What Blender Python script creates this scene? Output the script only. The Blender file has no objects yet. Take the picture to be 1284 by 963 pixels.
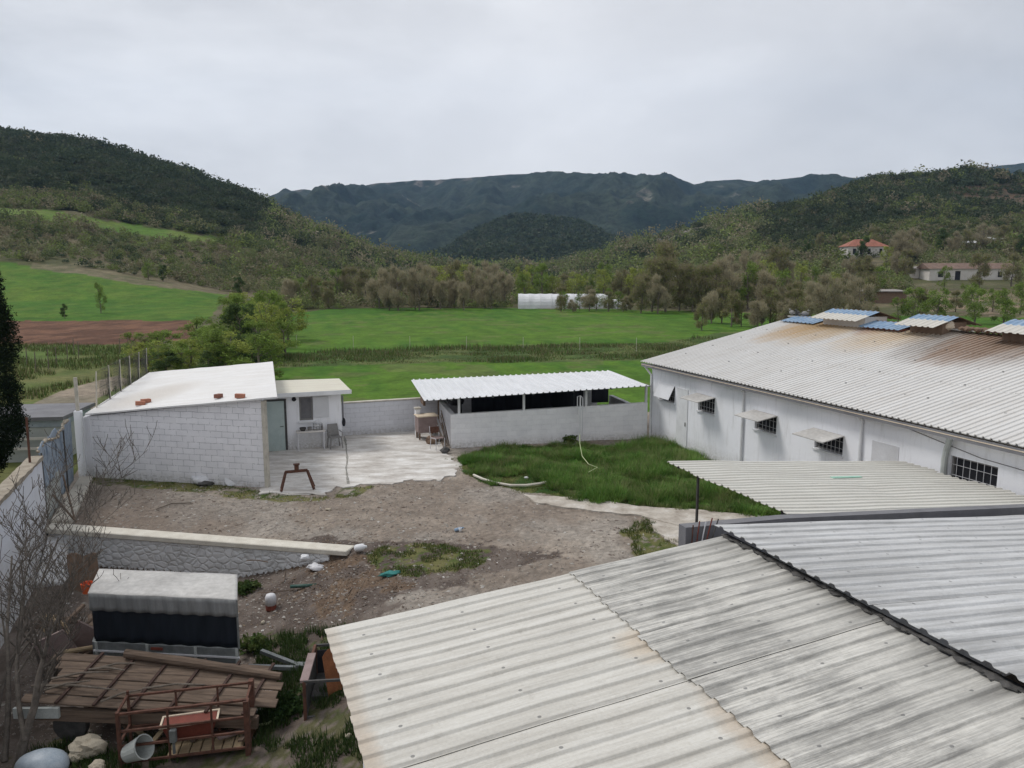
import bpy, math, random
import numpy as np
from mathutils import Vector, Matrix
random.seed(7); rng = np.random.default_rng(11)
SC = bpy.context.scene
COL = SC.collection
R = math.radians
# ------------------------------------------------------------------ survey
F = 960.0; H = 7.0; HY = 340.0
PITCH = math.atan((481.5-HY)/F); CP, SP = math.cos(PITCH), math.sin(PITCH)
TH = math.atan2(.356, .934)
A = Vector((-.356, .934)).normalized(); B = Vector((A.y, -A.x))
def ray(x, y):
    u = (x-642)/F; v = (481.5-y)/F
    return Vector((u, CP+v*SP, -SP+v*CP))
def G(x, y, z=0.0):
    d = ray(x, y); k = (z-H)/d.z
    return Vector((d.x*k, d.y*k, z))
def D(x, y, Y):
    d = ray(x, y); k = Y/d.y
    return Vector((d.x*k, Y, H+d.z*k))
def st(P): return (P[0]*B.x+P[1]*B.y, P[0]*A.x+P[1]*A.y)
def W(s, t, z=0.0): return Vector((s*B.x+t*A.x, s*B.y+t*A.y, z))
def hit(x, y, P, n):
    d = ray(x, y); O = Vector((0, 0, H)); k = (P-O).dot(n)/d.dot(n)
    return O+d*k
def hit_t(x, y, t):
    p = hit(x, y, W(0, t), Vector((A.x, A.y, 0))); s_, t_ = st(p); return s_, t_, p.z
def hit_s(x, y, s):
    p = hit(x, y, W(s, 0), Vector((B.x, B.y, 0))); s_, t_ = st(p); return s_, t_, p.z
# ------------------------------------------------------------------ noise
def _h(ix, iy, seed):
    n = (ix.astype(np.int64)*374761393 + iy.astype(np.int64)*668265263 + seed*974634777) & 0x7fffffff
    n = ((n ^ (n >> 13))*1274126177) & 0x7fffffff
    n = (n ^ (n >> 16)) & 0xffff
    return n/65535.0
def vnoise(x, y, seed=0):
    x = np.asarray(x, float); y = np.asarray(y, float)
    ix = np.floor(x).astype(np.int64); iy = np.floor(y).astype(np.int64)
    fx = x-ix; fy = y-iy; fx = fx*fx*(3-2*fx); fy = fy*fy*(3-2*fy)
    a = _h(ix, iy, seed); b = _h(ix+1, iy, seed); c = _h(ix, iy+1, seed); d = _h(ix+1, iy+1, seed)
    return (a*(1-fx)+b*fx)*(1-fy)+(c*(1-fx)+d*fx)*fy
def fbm(x, y, oct=4, seed=0):
    s = 0; a = .5; t = 0
    x = np.asarray(x, float); y = np.asarray(y, float)
    for i in range(oct):
        s = s+a*vnoise(x, y, seed+i*17); t += a; a *= .5; x = x*2.03+5.1; y = y*2.03+3.7
    return s/t
def sstep(a, b, x):
    t = np.clip((np.asarray(x, float)-a)/(b-a), 0, 1); return t*t*(3-2*t)
# ------------------------------------------------------------------ objects
def tag(o, label=None, cat=None, group=None, kind=None):
    if label: o['label'] = label
    if cat: o['category'] = cat
    if group: o['group'] = group
    if kind: o['kind'] = kind
    return o
def thing(name, label, cat, loc=(0, 0, 0), rz=0.0, group=None):
    o = bpy.data.objects.new(name, None); COL.objects.link(o)
    o.location = loc; o.rotation_euler = (0, 0, rz); o.empty_display_size = .2
    return tag(o, label, cat, group)
def link_mesh(name, me, mat, parent=None):
    o = bpy.data.objects.new(name, me); COL.objects.link(o)
    if mat: me.materials.append(mat)
    if parent: o.parent = parent
    return o
def npmesh(name, V, Fc, n, colors=None, smooth=False):
    """V (k,3); Fc (m,n) faces"""
    me = bpy.data.meshes.new(name)
    V = np.asarray(V, np.float32); Fc = np.asarray(Fc, np.int32)
    me.vertices.add(len(V)); me.vertices.foreach_set('co', V.ravel())
    me.loops.add(Fc.size); me.loops.foreach_set('vertex_index', Fc.ravel())
    me.polygons.add(len(Fc))
    me.polygons.foreach_set('loop_start', np.arange(0, Fc.size, n, dtype=np.int32))
    me.polygons.foreach_set('loop_total', np.full(len(Fc), n, np.int32))
    me.update(calc_edges=True)
    me.polygons.foreach_set('use_smooth', np.full(len(Fc), smooth))
    if colors is not None:
        ca = me.color_attributes.new('tint', 'FLOAT_COLOR', 'POINT')
        c = np.ones((len(V), 4), np.float32); c[:, :3] = colors; ca.data.foreach_set('color', c.ravel())
    me.validate()
    return me
class MB:
    def __init__(s): s.v = []; s.f = []
    def add(s, vs, fs):
        k = len(s.v); s.v += [tuple(p) for p in vs]; s.f += [tuple(i+k for i in q) for q in fs]; return s
    BF = [(0, 3, 2, 1), (4, 5, 6, 7), (0, 1, 5, 4), (1, 2, 6, 5), (2, 3, 7, 6), (3, 0, 4, 7)]
    def box(s, x0, x1, y0, y1, z0, z1, M=None):
        vs = [Vector(p) for p in ((x0, y0, z0), (x1, y0, z0), (x1, y1, z0), (x0, y1, z0), (x0, y0, z1), (x1, y0, z1), (x1, y1, z1), (x0, y1, z1))]
        if M is not None: vs = [M@p for p in vs]
        return s.add(vs, MB.BF)
    def hexa(s, pts): return s.add(pts, MB.BF)
    def beam(s, p, q, w, h, up=(0, 0, 1)):
        p = Vector(p); q = Vector(q); d = (q-p).normalized(); u = Vector(up)
        if abs(d.dot(u)) > .98: u = Vector((1, 0, 0))
        a = d.cross(u).normalized()*w/2; b = a.cross(d).normalized()*h/2
        vs = [p-a-b, p+a-b, p+a+b, p-a+b, q-a-b, q+a-b, q+a+b, q-a+b]
        return s.add(vs, [(0, 1, 2, 3), (7, 6, 5, 4), (0, 4, 5, 1), (1, 5, 6, 2), (2, 6, 7, 3), (3, 7, 4, 0)])
    def tube(s, pts, r, n=8, cap=True):
        pts = [Vector(p) for p in pts]; rs = r if isinstance(r, (list, tuple)) else [r]*len(pts)
        vs = []; N = len(pts); pa = None
        for i, p in enumerate(pts):
            d = (pts[min(i+1, N-1)]-pts[max(i-1, 0)]).normalized()
            if pa is None: pa = d.orthogonal().normalized()
            a = (pa-d*pa.dot(d))
            a = a.normalized() if a.length > 1e-6 else d.orthogonal().normalized()
            pa = a; b = d.cross(a)
            for k in range(n):
                t = 2*math.pi*k/n; vs.append(p+(a*math.cos(t)+b*math.sin(t))*rs[i])
        fs = [(i*n+k, i*n+(k+1) % n, (i+1)*n+(k+1) % n, (i+1)*n+k) for i in range(N-1) for k in range(n)]
        if cap: fs += [tuple(range(n-1, -1, -1)), tuple((N-1)*n+k for k in range(n))]
        return s.add(vs, fs)
    def lathe(s, prof, n=16, c=(0, 0, 0), M=None):
        vs = []
        for r, z in prof:
            for k in range(n):
                t = 2*math.pi*k/n; p = Vector((c[0]+r*math.cos(t), c[1]+r*math.sin(t), c[2]+z)); vs.append(M@p if M is not None else p)
        fs = [(i*n+k, i*n+(k+1) % n, (i+1)*n+(k+1) % n, (i+1)*n+k) for i in range(len(prof)-1) for k in range(n)]
        fs += [tuple(range(n-1, -1, -1)), tuple((len(prof)-1)*n+k for k in range(n))]
        return s.add(vs, fs)
    def prism(s, poly, z0, z1):
        n = len(poly); vs = [(p[0], p[1], z0) for p in poly]+[(p[0], p[1], z1) for p in poly]
        return s.add(vs, [tuple(range(n-1, -1, -1)), tuple(range(n, 2*n))]+[(i, (i+1) % n, n+(i+1) % n, n+i) for i in range(n)])
    def grid(s, fn, nu, nv):
        vs = [fn(i/nu, j/nv) for j in range(nv+1) for i in range(nu+1)]
        return s.add(vs, [(j*(nu+1)+i, j*(nu+1)+i+1, (j+1)*(nu+1)+i+1, (j+1)*(nu+1)+i) for j in range(nv) for i in range(nu)])
    def blob(s, c, rx, ry, rz, seed=0, amp=.25, sub=2):
        import bmesh
        bm = bmesh.new(); bmesh.ops.create_icosphere(bm, subdivisions=sub, radius=1)
        rr = random.Random(seed); o = Vector((rr.random()*50, rr.random()*50, 0))
        for v in bm.verts:
            n = fbm(v.co.x*1.7+o.x+v.co.z, v.co.y*1.7+o.y+v.co.z*1.3, 3, seed)
            v.co *= 1+amp*2*(float(n)-.5)
        vs = [(c[0]+v.co.x*rx, c[1]+v.co.y*ry, c[2]+v.co.z*rz) for v in bm.verts]
        fs = [tuple(v.index for v in f.verts) for f in bm.faces]; bm.free()
        return s.add(vs, fs)
    def build(s, name, mat, parent=None, label=None, bevel=0, smooth=False, solid=0):
        me = bpy.data.meshes.new(name); me.from_pydata([tuple(p) for p in s.v], [], s.f); me.update()
        if smooth:
            for p in me.polygons: p.use_smooth = True
        o = link_mesh(name, me, mat, parent)
        if label: o['label'] = label
        if solid:
            m = o.modifiers.new('solid', 'SOLIDIFY'); m.thickness = solid; m.offset = -1
        if bevel:
            m = o.modifiers.new('bevel', 'BEVEL'); m.width = bevel; m.segments = 1; m.limit_method = 'ANGLE'
        return o
# ------------------------------------------------------------------ materials
def newmat(name):
    m = bpy.data.materials.new(name); m.use_nodes = True
    nt = m.node_tree; b = nt.nodes['Principled BSDF']; return m, nt, b
class N:
    """tiny node helper"""
    def __init__(s, nt): s.nt = nt
    def n(s, t, **k):
        x = s.nt.nodes.new(t)
        for a, v in k.items(): setattr(x, a, v)
        return x
    def l(s, a, b): s.nt.links.new(a, b)
    def coord(s, kind='Object', scale=(1, 1, 1), loc=(0, 0, 0), rot=(0, 0, 0)):
        c = s.n('ShaderNodeTexCoord'); m = s.n('ShaderNodeMapping')
        m.inputs['Scale'].default_value = scale; m.inputs['Location'].default_value = loc; m.inputs['Rotation'].default_value = rot
        s.l(c.outputs[kind], m.inputs['Vector']); return m.outputs['Vector']
    def noise(s, vec, scale, detail=5, rough=.6, dist=0):
        x = s.n('ShaderNodeTexNoise'); x.inputs['Scale'].default_value = scale; x.inputs['Detail'].default_value = detail
        x.inputs['Roughness'].default_value = rough; x.inputs['Distortion'].default_value = dist
        s.l(vec, x.inputs['Vector']); return x.outputs['Fac']
    def ramp(s, fac, stops, interp='LINEAR'):
        r = s.n('ShaderNodeValToRGB'); e = r.color_ramp.elements; r.color_ramp.interpolation = interp
        while len(e) < len(stops): e.new(.5)
        for i, (p, c) in enumerate(stops):
            e[i].position = p; e[i].color = (c, c, c, 1) if isinstance(c, (int, float)) else (*c, 1)
        s.l(fac, r.inputs['Fac']); return r.outputs['Color']
    def mix(s, fac, a, b, mode='MIX'):
        m = s.n('ShaderNodeMix', data_type='RGBA', blend_type=mode)
        for sock, v in ((m.inputs[0], fac), (m.inputs[6], a), (m.inputs[7], b)):
            if isinstance(v, bpy.types.NodeSocket): s.l(v, sock)
            elif isinstance(v, (int, float)): sock.default_value = v if sock.type == 'VALUE' else (v, v, v, 1)
            else: sock.default_value = (*v, 1)
        return m.outputs[2]
    def math(s, op, a, b=0.0, c=None):
        m = s.n('ShaderNodeMath', operation=op)
        for i, v in enumerate((a, b) if c is None else (a, b, c)):
            if isinstance(v, bpy.types.NodeSocket): s.l(v, m.inputs[i])
            else: m.inputs[i].default_value = v
        return m.outputs[0]
    def bump(s, h, strength, dist, bsdf):
        b = s.n('ShaderNodeBump'); b.inputs['Strength'].default_value = strength; b.inputs['Distance'].default_value = dist
        s.l(h, b.inputs['Height']); s.l(b.outputs[0], bsdf.inputs['Normal'])
    def sep(s, vec):
        x = s.n('ShaderNodeSeparateXYZ'); s.l(vec, x.inputs[0]); return x.outputs
def mat_noise(name, c1, c2, scale=4, rough=.8, bump=.2, bd=.01, stretch=(1, 1, 1), c3=None, metallic=0, spec=.3, fine=60):
    m, nt, b = newmat(name); g = N(nt); v = g.coord(scale=stretch)
    f = g.noise(v, scale, 6, .65)
    stops = [(.3, c1), (.7, c2)] if c3 is None else [(.3, c1), (.55, c2), (.68, c3)]
    c = g.ramp(f, stops); f2 = g.noise(v, fine, 3, .6)
    c = g.mix(.35, c, g.ramp(f2, [(.3, .35), (.7, .75)]), 'OVERLAY')
    g.l(c, b.inputs['Base Color']); b.inputs['Roughness'].default_value = rough; b.inputs['Metallic'].default_value = metallic
    b.inputs['Specular IOR Level'].default_value = spec
    h = g.math('ADD', f, g.math('MULTIPLY', f2, .4)); g.bump(h, bump, bd, b); return m
def mat_tint(name, rough=.9, fine=0, amt=.3, bump=0, bd=.02, fine2=0, trans=0):
    m, nt, b = newmat(name); g = N(nt); a = g.n('ShaderNodeAttribute', attribute_name='tint'); c = a.outputs['Color']
    if fine:
        v = g.coord(); f = g.noise(v, fine, 6, .7)
        c = g.mix(amt, c, g.ramp(f, [(.28, .12), (.72, .88)]), 'OVERLAY')
        if fine2:
            f3 = g.noise(v, fine2, 4, .7); c = g.mix(amt, c, g.ramp(f3, [(.3, .2), (.7, .8)]), 'OVERLAY')
        if bump: g.bump(f, bump, bd, b)
    g.l(c, b.inputs['Base Color']); b.inputs['Roughness'].default_value = rough; b.inputs['Specular IOR Level'].default_value = .15
    if trans:
        o = nt.nodes['Material Output']; t = g.n('ShaderNodeBsdfTranslucent'); g.l(c, t.inputs['Color'])
        mx = g.n('ShaderNodeMixShader'); mx.inputs[0].default_value = trans
        g.l(b.outputs[0], mx.inputs[1]); g.l(t.outputs[0], mx.inputs[2]); g.l(mx.outputs[0], o.inputs['Surface'])
    return m
def mat_block(name, axis='x', base=(.80, .80, .83), joint=(.34, .35, .38), bw=.42, bh=.205, vis=.95, low_dirt=True, off=0.0):
    m, nt, b = newmat(name); g = N(nt); c = g.n('ShaderNodeTexCoord'); x, y, z = g.sep(c.outputs['Object'])
    cb = g.n('ShaderNodeCombineXYZ'); g.l(x if axis == 'x' else y, cb.inputs[0]); g.l(g.math('ADD', z, off), cb.inputs[1])
    wob = g.noise(c.outputs['Object'], 3, 2, .5)
    vv = g.n('ShaderNodeVectorMath', operation='ADD'); g.l(cb.outputs[0], vv.inputs[0])
    w2 = g.n('ShaderNodeCombineXYZ'); g.l(g.math('MULTIPLY', wob, .07), w2.inputs[0]); g.l(g.math('MULTIPLY', wob, .06), w2.inputs[1]); g.l(w2.outputs[0], vv.inputs[1])
    br = g.n('ShaderNodeTexBrick'); g.l(vv.outputs[0], br.inputs['Vector'])
    br.inputs['Scale'].default_value = 1; br.inputs['Brick Width'].default_value = bw; br.inputs['Row Height'].default_value = bh
    br.inputs['Mortar Size'].default_value = .008; br.inputs['Mortar Smooth'].default_value = .4; br.inputs['Bias'].default_value = 0
    br.inputs['Color1'].default_value = (*base, 1); br.inputs['Color2'].default_value = (*[k*.93 for k in base], 1); br.inputs['Mortar'].default_value = (*base, 1)
    n1 = g.noise(c.outputs['Object'], 2.2, 5, .65); n2 = g.noise(c.outputs['Object'], 9, 4, .7)
    fac = g.math('MULTIPLY', br.outputs['Fac'], g.math('MULTIPLY', g.ramp(g.math('ADD', g.math('MULTIPLY', n2, .6), g.math('MULTIPLY', n1, .4)), [(.42, .08), (.56, 1)]), vis*1.6))
    col = g.mix(fac, br.outputs['Color'], joint)
    col = g.mix(g.ramp(n1, [(.42, 0.0), (.75, .3)]), col, (.50, .51, .55))
    if low_dirt:
        d = g.math('MULTIPLY', g.ramp(z, [(0.0, .8), (.35, 0.0)]), g.ramp(n2, [(.35, .1), (.65, 1)]))
        col = g.mix(d, col, (.30, .28, .24))
    g.l(col, b.inputs['Base Color']); b.inputs['Roughness'].default_value = .9; b.inputs['Specular IOR Level'].default_value = .15
    h = g.math('SUBTRACT', g.math('MULTIPLY', n2, .25), g.math('MULTIPLY', br.outputs['Fac'], .9)); g.bump(h, .55, .012, b); return m
def mat_plaster(name, base=(.80, .81, .84), stain=(.52, .52, .52), dirt_h=.5):
    m, nt, b = newmat(name); g = N(nt); c = g.n('ShaderNodeTexCoord'); x, y, z = g.sep(c.outputs['Object'])
    n1 = g.noise(c.outputs['Object'], .9, 6, .65); v = g.coord(scale=(3, 3, .5)); n2 = g.noise(v, 1.5, 5, .7); n3 = g.noise(c.outputs['Object'], 14, 4, .7)
    col = g.mix(g.ramp(n1, [(.45, 0.0), (.75, .45)]), base, [k*.86 for k in base])
    col = g.mix(g.ramp(n2, [(.52, 0.0), (.75, .6)]), col, stain)
    d = g.math('MULTIPLY', g.ramp(z, [(0.0, 1.0), (dirt_h*1.3, 0.0)]), g.ramp(n3, [(.35, .15), (.65, 1)]))
    col = g.mix(d, col, (.33, .31, .27))
    g.l(col, b.inputs['Base Color']); b.inputs['Roughness'].default_value = .9; b.inputs['Specular IOR Level'].default_value = .15
    g.bump(g.math('ADD', n3, n1), .3, .01, b); return m
def mat_roof(name, axis, base, dirt, amount=.4, ridge=None, screws=None, rust=None, rough=.55, blot=None):
    """painted sheet; ribs run along `axis`; ridge=(pos0,pos1,colour,strength) dirt rising along axis"""
    m, nt, b = newmat(name); g = N(nt); c = g.n('ShaderNodeTexCoord'); x, y, z = g.sep(c.outputs['Object'])
    sc = (.35, 5, 1) if axis == 'x' else (5, .35, 1)
    v = g.coord(scale=sc); n1 = g.noise(v, 1.0, 6, .7, .3); n2 = g.noise(c.outputs['Object'], .7, 5, .6); n3 = g.noise(c.outputs['Object'], 30, 3, .6)
    col = g.mix(g.ramp(n2, [(.35, 0.0), (.7, .6)]), base, [k*.88 for k in base])
    col = g.mix(g.math('MULTIPLY', g.ramp(n1, [(.42, 0.0), (.75, 1)]), amount), col, dirt)
    along = x if axis == 'x' else y
    if ridge:
        p0, p1, rc, st_ = ridge
        mr = g.n('ShaderNodeMapRange'); g.l(along, mr.inputs[0]); mr.inputs[1].default_value = p0; mr.inputs[2].default_value = p1
        fac = g.math('MULTIPLY', g.math('MULTIPLY', mr.outputs[0], g.ramp(g.math('ADD', g.math('MULTIPLY', n1, .6), g.math('MULTIPLY', n2, .4)), [(.4, 0.0), (.62, 1)])), st_)
        col = g.mix(fac, col, rc)
    if rust:
        for (rx, ry, rr_x, rr_y, rc, st_) in rust:
            dx = g.math('DIVIDE', g.math('SUBTRACT', x, rx), rr_x); dy = g.math('DIVIDE', g.math('SUBTRACT', y, ry), rr_y)
            d2 = g.math('ADD', g.math('MULTIPLY', dx, dx), g.math('MULTIPLY', dy, dy))
            k = g.ramp(g.math('ADD', d2, g.math('MULTIPLY', g.math('SUBTRACT', n1, .5), 1.6)), [(0.1, 1.0), (1.0, 0.0)])
            col = g.mix(g.math('MULTIPLY', k, st_), col, rc)
    col = g.mix(.18, col, g.ramp(n3, [(.3, .3), (.7, .7)]), 'OVERLAY')
    n5 = g.noise(g.coord(scale=(.9, 26, 1) if axis == 'x' else (26, .9, 1)), 1.6, 6, .8); n6 = g.noise(c.outputs['Object'], 5, 6, .75)
    col = g.mix(g.math('MULTIPLY', g.ramp(n5, [(.5, 0.0), (.72, 1)]), amount*.8), col, dirt)
    col = g.mix(g.math('MULTIPLY', g.ramp(n6, [(.56, 0.0), (.70, 1)]), amount*.5), col, dirt)
    if blot:
        b0, b1, b2, bc, bs = blot     # grime that is thickest between b0 and b1 and thins out to b2
        m1 = g.n('ShaderNodeMapRange'); g.l(along, m1.inputs[0]); m1.inputs[1].default_value = b0-.15; m1.inputs[2].default_value = b0+.1
        m2 = g.n('ShaderNodeMapRange'); g.l(along, m2.inputs[0]); m2.inputs[1].default_value = b1; m2.inputs[2].default_value = b2; m2.inputs[3].default_value = 1; m2.inputs[4].default_value = 0
        k = g.math('MULTIPLY', g.math('MULTIPLY', m1.outputs[0], m2.outputs[0]), g.ramp(g.math('ADD', g.math('MULTIPLY', n5, .65), g.math('MULTIPLY', g.noise(c.outputs['Object'], 1.8, 6, .7), .35)), [(.44, 0.0), (.56, 1)]))
        col = g.mix(g.math('MULTIPLY', k, bs), col, bc)
    if screws:
        rows, step = screws; tot = None
        my = g.math('ABSOLUTE', g.math('SUBTRACT', g.math('MODULO', g.math('ADD', y if axis == 'x' else x, 100.0), step), step/2))
        for r_ in rows:
            dx = g.math('SUBTRACT', along, r_); d2 = g.math('ADD', g.math('MULTIPLY', dx, dx), g.math('MULTIPLY', my, my)); k = g.math('LESS_THAN', d2, .00042 if step < .6 else .0012); tot = k if tot is None else g.math('MAXIMUM', tot, k)
        col = g.mix(g.math('MULTIPLY', tot, .7), col, (.10, .10, .10))
    g.l(col, b.inputs['Base Color']); b.inputs['Roughness'].default_value = rough; b.inputs['Specular IOR Level'].default_value = .35
    g.bump(g.math('ADD', n2, g.math('MULTIPLY', n1, .5)), .25, .02, b); return m
def mat_stone(name):
    m, nt, b = newmat(name); g = N(nt); v = g.coord(scale=(1, .3, 1.4))
    nz = g.noise(v, 4, 3, .6)
    vm = g.n('ShaderNodeVectorMath', operation='ADD'); g.l(v, vm.inputs[0]); cc = g.n('ShaderNodeCombineXYZ')
    g.l(g.math('MULTIPLY', nz, .15), cc.inputs[0]); g.l(g.math('MULTIPLY', nz, .1), cc.inputs[2]); g.l(cc.outputs[0], vm.inputs[1])
    vo = g.n('ShaderNodeTexVoronoi', feature='DISTANCE_TO_EDGE'); vo.inputs['Scale'].default_value = 4.3; g.l(vm.outputs[0], vo.inputs['Vector'])
    vc = g.n('ShaderNodeTexVoronoi'); vc.inputs['Scale'].default_value = 4.3; g.l(vm.outputs[0], vc.inputs['Vector'])
    n2 = g.noise(v, 16, 4, .7)
    stone = g.mix(.5, g.ramp(vc.outputs['Color'], [(0, (.34, .34, .33)), (1, (.52, .52, .52))]), g.ramp(n2, [(.3, (.22, .22, .21)), (.7, (.5, .5, .5))]))
    stone = g.mix(g.ramp(g.noise(v, 2, 3, .6), [(.3, 0.25), (.55, .85)]), stone, (.66, .67, .68))
    col = g.mix(g.math('MULTIPLY', g.ramp(vo.outputs[0], [(.0, .75), (.05, 0.0)]), g.ramp(g.noise(v, 5, 3, .6), [(.42, .05), (.6, 1)])), stone, (.30, .29, .27))
    g.l(col, b.inputs['Base Color']); b.inputs['Roughness'].default_value = .9
    g.bump(g.ramp(vo.outputs[0], [(0, 0), (.2, 1)]), .6, .04, b); return m

M = {}
M['terrain'] = mat_tint('terrain_mat', .95, .35, .45, .5, .25, 2.5)
M['yard'] = mat_tint('yard_mat', .95, 9, .32, .7, .03, 45)
M['leaf'] = mat_tint('foliage_mat', .8, trans=.38)
M['scrub'] = mat_tint('scrub_mat', .9, trans=.25)
M['grass'] = mat_tint('grass_mat', .7, trans=.3)
M['mount'] = mat_tint('mountain_mat', 1, .03, .75, .9, 9, .12)
M['bark'] = mat_noise('bark_mat', (.09, .075, .06), (.2, .17, .14), 12, .9, .5, .01)
M['twig'] = mat_noise('twig_mat', (.06, .052, .045), (.15, .13, .11), 8, .9, .2)
M['plaster'] = mat_plaster('plaster_mat')
M['plaster2'] = mat_plaster('boundary_plaster_mat', (.66, .68, .73), (.5, .5, .52), .9)
M['block_x'] = mat_block('block_front_mat', 'x')
M['block_x2'] = mat_block('block_pen_mat', 'x', (.84, .84, .85), (.5, .5, .52), vis=.25)
M['block_y'] = mat_block('block_side_mat', 'y', (.74, .75, .78), (.5, .5, .53))
M['block_b'] = mat_block('block_boundary_mat', 'x', (.66, .67, .71), (.40, .41, .44), bw=.42, vis=.6)
M['stone'] = mat_stone('stone_mat')
M['conc'] = mat_noise('concrete_mat', (.30, .28, .24), (.50, .47, .41), 2.2, .9, .4, .01, c3=(.42, .40, .34))
M['conc_pale'] = mat_noise('pale_concrete_mat', (.30, .27, .24), (.54, .52, .49), 1.1, .9, .4, .01, c3=(.66, .65, .63), stretch=(.8, 2.2, 1), fine=14)
M['conc_path'] = mat_noise('path_concrete_mat', (.25, .215, .18), (.42, .385, .335), 1.6, .9, .5, .01, c3=(.50, .475, .44), fine=14)
M['moss'] = mat_noise('moss_mat', (.13, .125, .105), (.32, .31, .285), 5, .9, .3)
M['capc'] = mat_noise('old_coping_mat', (.20, .17, .13), (.36, .32, .26), 4, .9, .5, .02)
M['kerb'] = mat_noise('kerb_mat', (.45, .42, .36), (.60, .57, .50), 3, .9, .3, .01)
M['greywall'] = mat_noise('grey_render_mat', (.13, .13, .14), (.19, .19, .20), 1.5, .8, .2)
M['white'] = mat_noise('white_metal_mat', (.60, .61, .62), (.72, .73, .74), 3, .5, .05)
M['dark'] = mat_noise('dark_inside_mat', (.015, .016, .02), (.03, .03, .035), 3, .9, .05)
M['bar'] = mat_noise('bar_mat', (.5, .5, .52), (.62, .62, .64), 5, .5, .05)
M['darkpost'] = mat_noise('dark_post_mat', (.04, .04, .04), (.09, .085, .08), 8, .7, .1)
M['net'] = mat_noise('shade_net_mat', (.018, .02, .028), (.045, .047, .06), 1.2, .9, .3, .05, stretch=(4, 4, .6))
M['rust'] = mat_noise('rust_mat', (.055, .028, .02), (.14, .065, .045), 9, .85, .3, .005)
M['rustdark'] = mat_noise('dark_rust_mat', (.035, .022, .018), (.08, .045, .035), 9, .85, .3, .005)
M['orange'] = mat_noise('orange_rust_mat', (.12, .045, .02), (.24, .095, .04), 5, .85, .3, .005)
M['wood'] = mat_noise('old_wood_mat', (.065, .047, .036), (.185, .135, .10), 3, .9, .4, .01, stretch=(.4, 6, 6))
M['woodlight'] = mat_noise('light_wood_mat', (.28, .21, .13), (.40, .31, .20), 3, .9, .3, .01, stretch=(.5, 5, 5))
M['brown'] = mat_noise('brown_board_mat', (.13, .085, .06), (.20, .14, .10), 3, .9, .2)
M['navy'] = mat_noise('navy_tarp_mat', (.005, .008, .013), (.012, .017, .026), 2, .6, .3, .03, stretch=(3, 3, .6))
M['tarp_top'] = mat_noise('tarp_cover_mat', (.36, .35, .335), (.50, .49, .47), 1.2, .7, .3, .03, fine=10)
M['tarp_side'] = mat_noise('tarp_side_mat', (.13, .135, .135), (.22, .225, .225), 2, .7, .3, .02, stretch=(5, 5, .7))
M['steel'] = mat_noise('galvanised_mat', (.13, .14, .14), (.23, .245, .245), 5, .5, .1, metallic=.3)
M['brick'] = mat_noise('clay_brick_mat', (.30, .12, .075), (.40, .18, .12), 14, .9, .3)
M['brickdark'] = mat_noise('dark_clay_brick_mat', (.16, .07, .05), (.24, .11, .08), 14, .9, .3)
M['terracotta'] = mat_noise('terracotta_mat', (.13, .036, .026), (.20, .055, .038), 6, .6, .1)
M['cream'] = mat_noise('cream_mat', (.55, .45, .35), (.65, .55, .42), 6, .7, .1)
M['door'] = mat_noise('pale_green_door_mat', (.33, .40, .39), (.42, .49, .47), 2.5, .6, .1)
M['glass'] = mat_noise('window_glass_mat', (.10, .10, .11), (.17, .17, .18), 2, .15, 0)
M['greyplastic'] = mat_noise('grey_plastic_mat', (.16, .155, .15), (.22, .215, .21), 6, .5, .05)
M['blue'] = mat_noise('blue_sheet_mat', (.12, .21, .34), (.27, .36, .46), 3, .5, .1)
M['cut'] = mat_noise('blue_fabric_mat', (.10, .14, .19), (.30, .35, .41), 1.6, .9, .6, .06, stretch=(2, 2, .9), c3=(.05, .07, .09), fine=12)
M['greypanel'] = mat_noise('grey_green_panel_mat', (.30, .32, .31), (.42, .44, .42), 2, .8, .2)
M['sack'] = mat_noise('sack_mat', (.55, .56, .58), (.70, .71, .73), 5, .7, .4)
M['boulder'] = mat_noise('boulder_mat', (.30, .26, .20), (.48, .43, .34), 4, .9, .6, .03)
M['bluegrey'] = mat_noise('pale_blue_plastic_mat', (.24, .29, .34), (.38, .42, .46), 5, .4, .1)
M['teal'] = mat_noise('teal_cloth_mat', (.02, .13, .12), (.05, .22, .20), 7, .8, .4)
M['greenpipe'] = mat_noise('dark_green_mat', (.02, .06, .05), (.05, .10, .08), 6, .5, .2)
M['orangep'] = mat_noise('orange_plastic_mat', (.55, .09, .03), (.65, .14, .05), 6, .5, .1)
M['redtile'] = mat_noise('red_tile_roof_mat', (.20, .08, .055), (.32, .13, .09), .9, .8, .3)
M['browntile'] = mat_noise('brown_tile_roof_mat', (.13, .085, .07), (.20, .14, .11), .8, .9, .3)
M['farwall'] = mat_noise('far_wall_mat', (.50, .46, .42), (.62, .60, .57), .6, .9, .1)
M['fargrey'] = mat_noise('far_grey_mat', (.22, .20, .19), (.32, .30, .28), .6, .9, .1)
M['poly'] = mat_noise('polythene_mat', (.50, .51, .53), (.68, .69, .71), .5, .5, .1)
M['pebble'] = mat_tint('pebble_mat', .9)
M['hose'] = mat_noise('hose_mat', (.36, .42, .22), (.48, .52, .30), 4, .5, .1)
M['pinkwood'] = mat_noise('pinkish_board_mat', (.20, .15, .14), (.28, .22, .21), 4, .9, .2)

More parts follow.
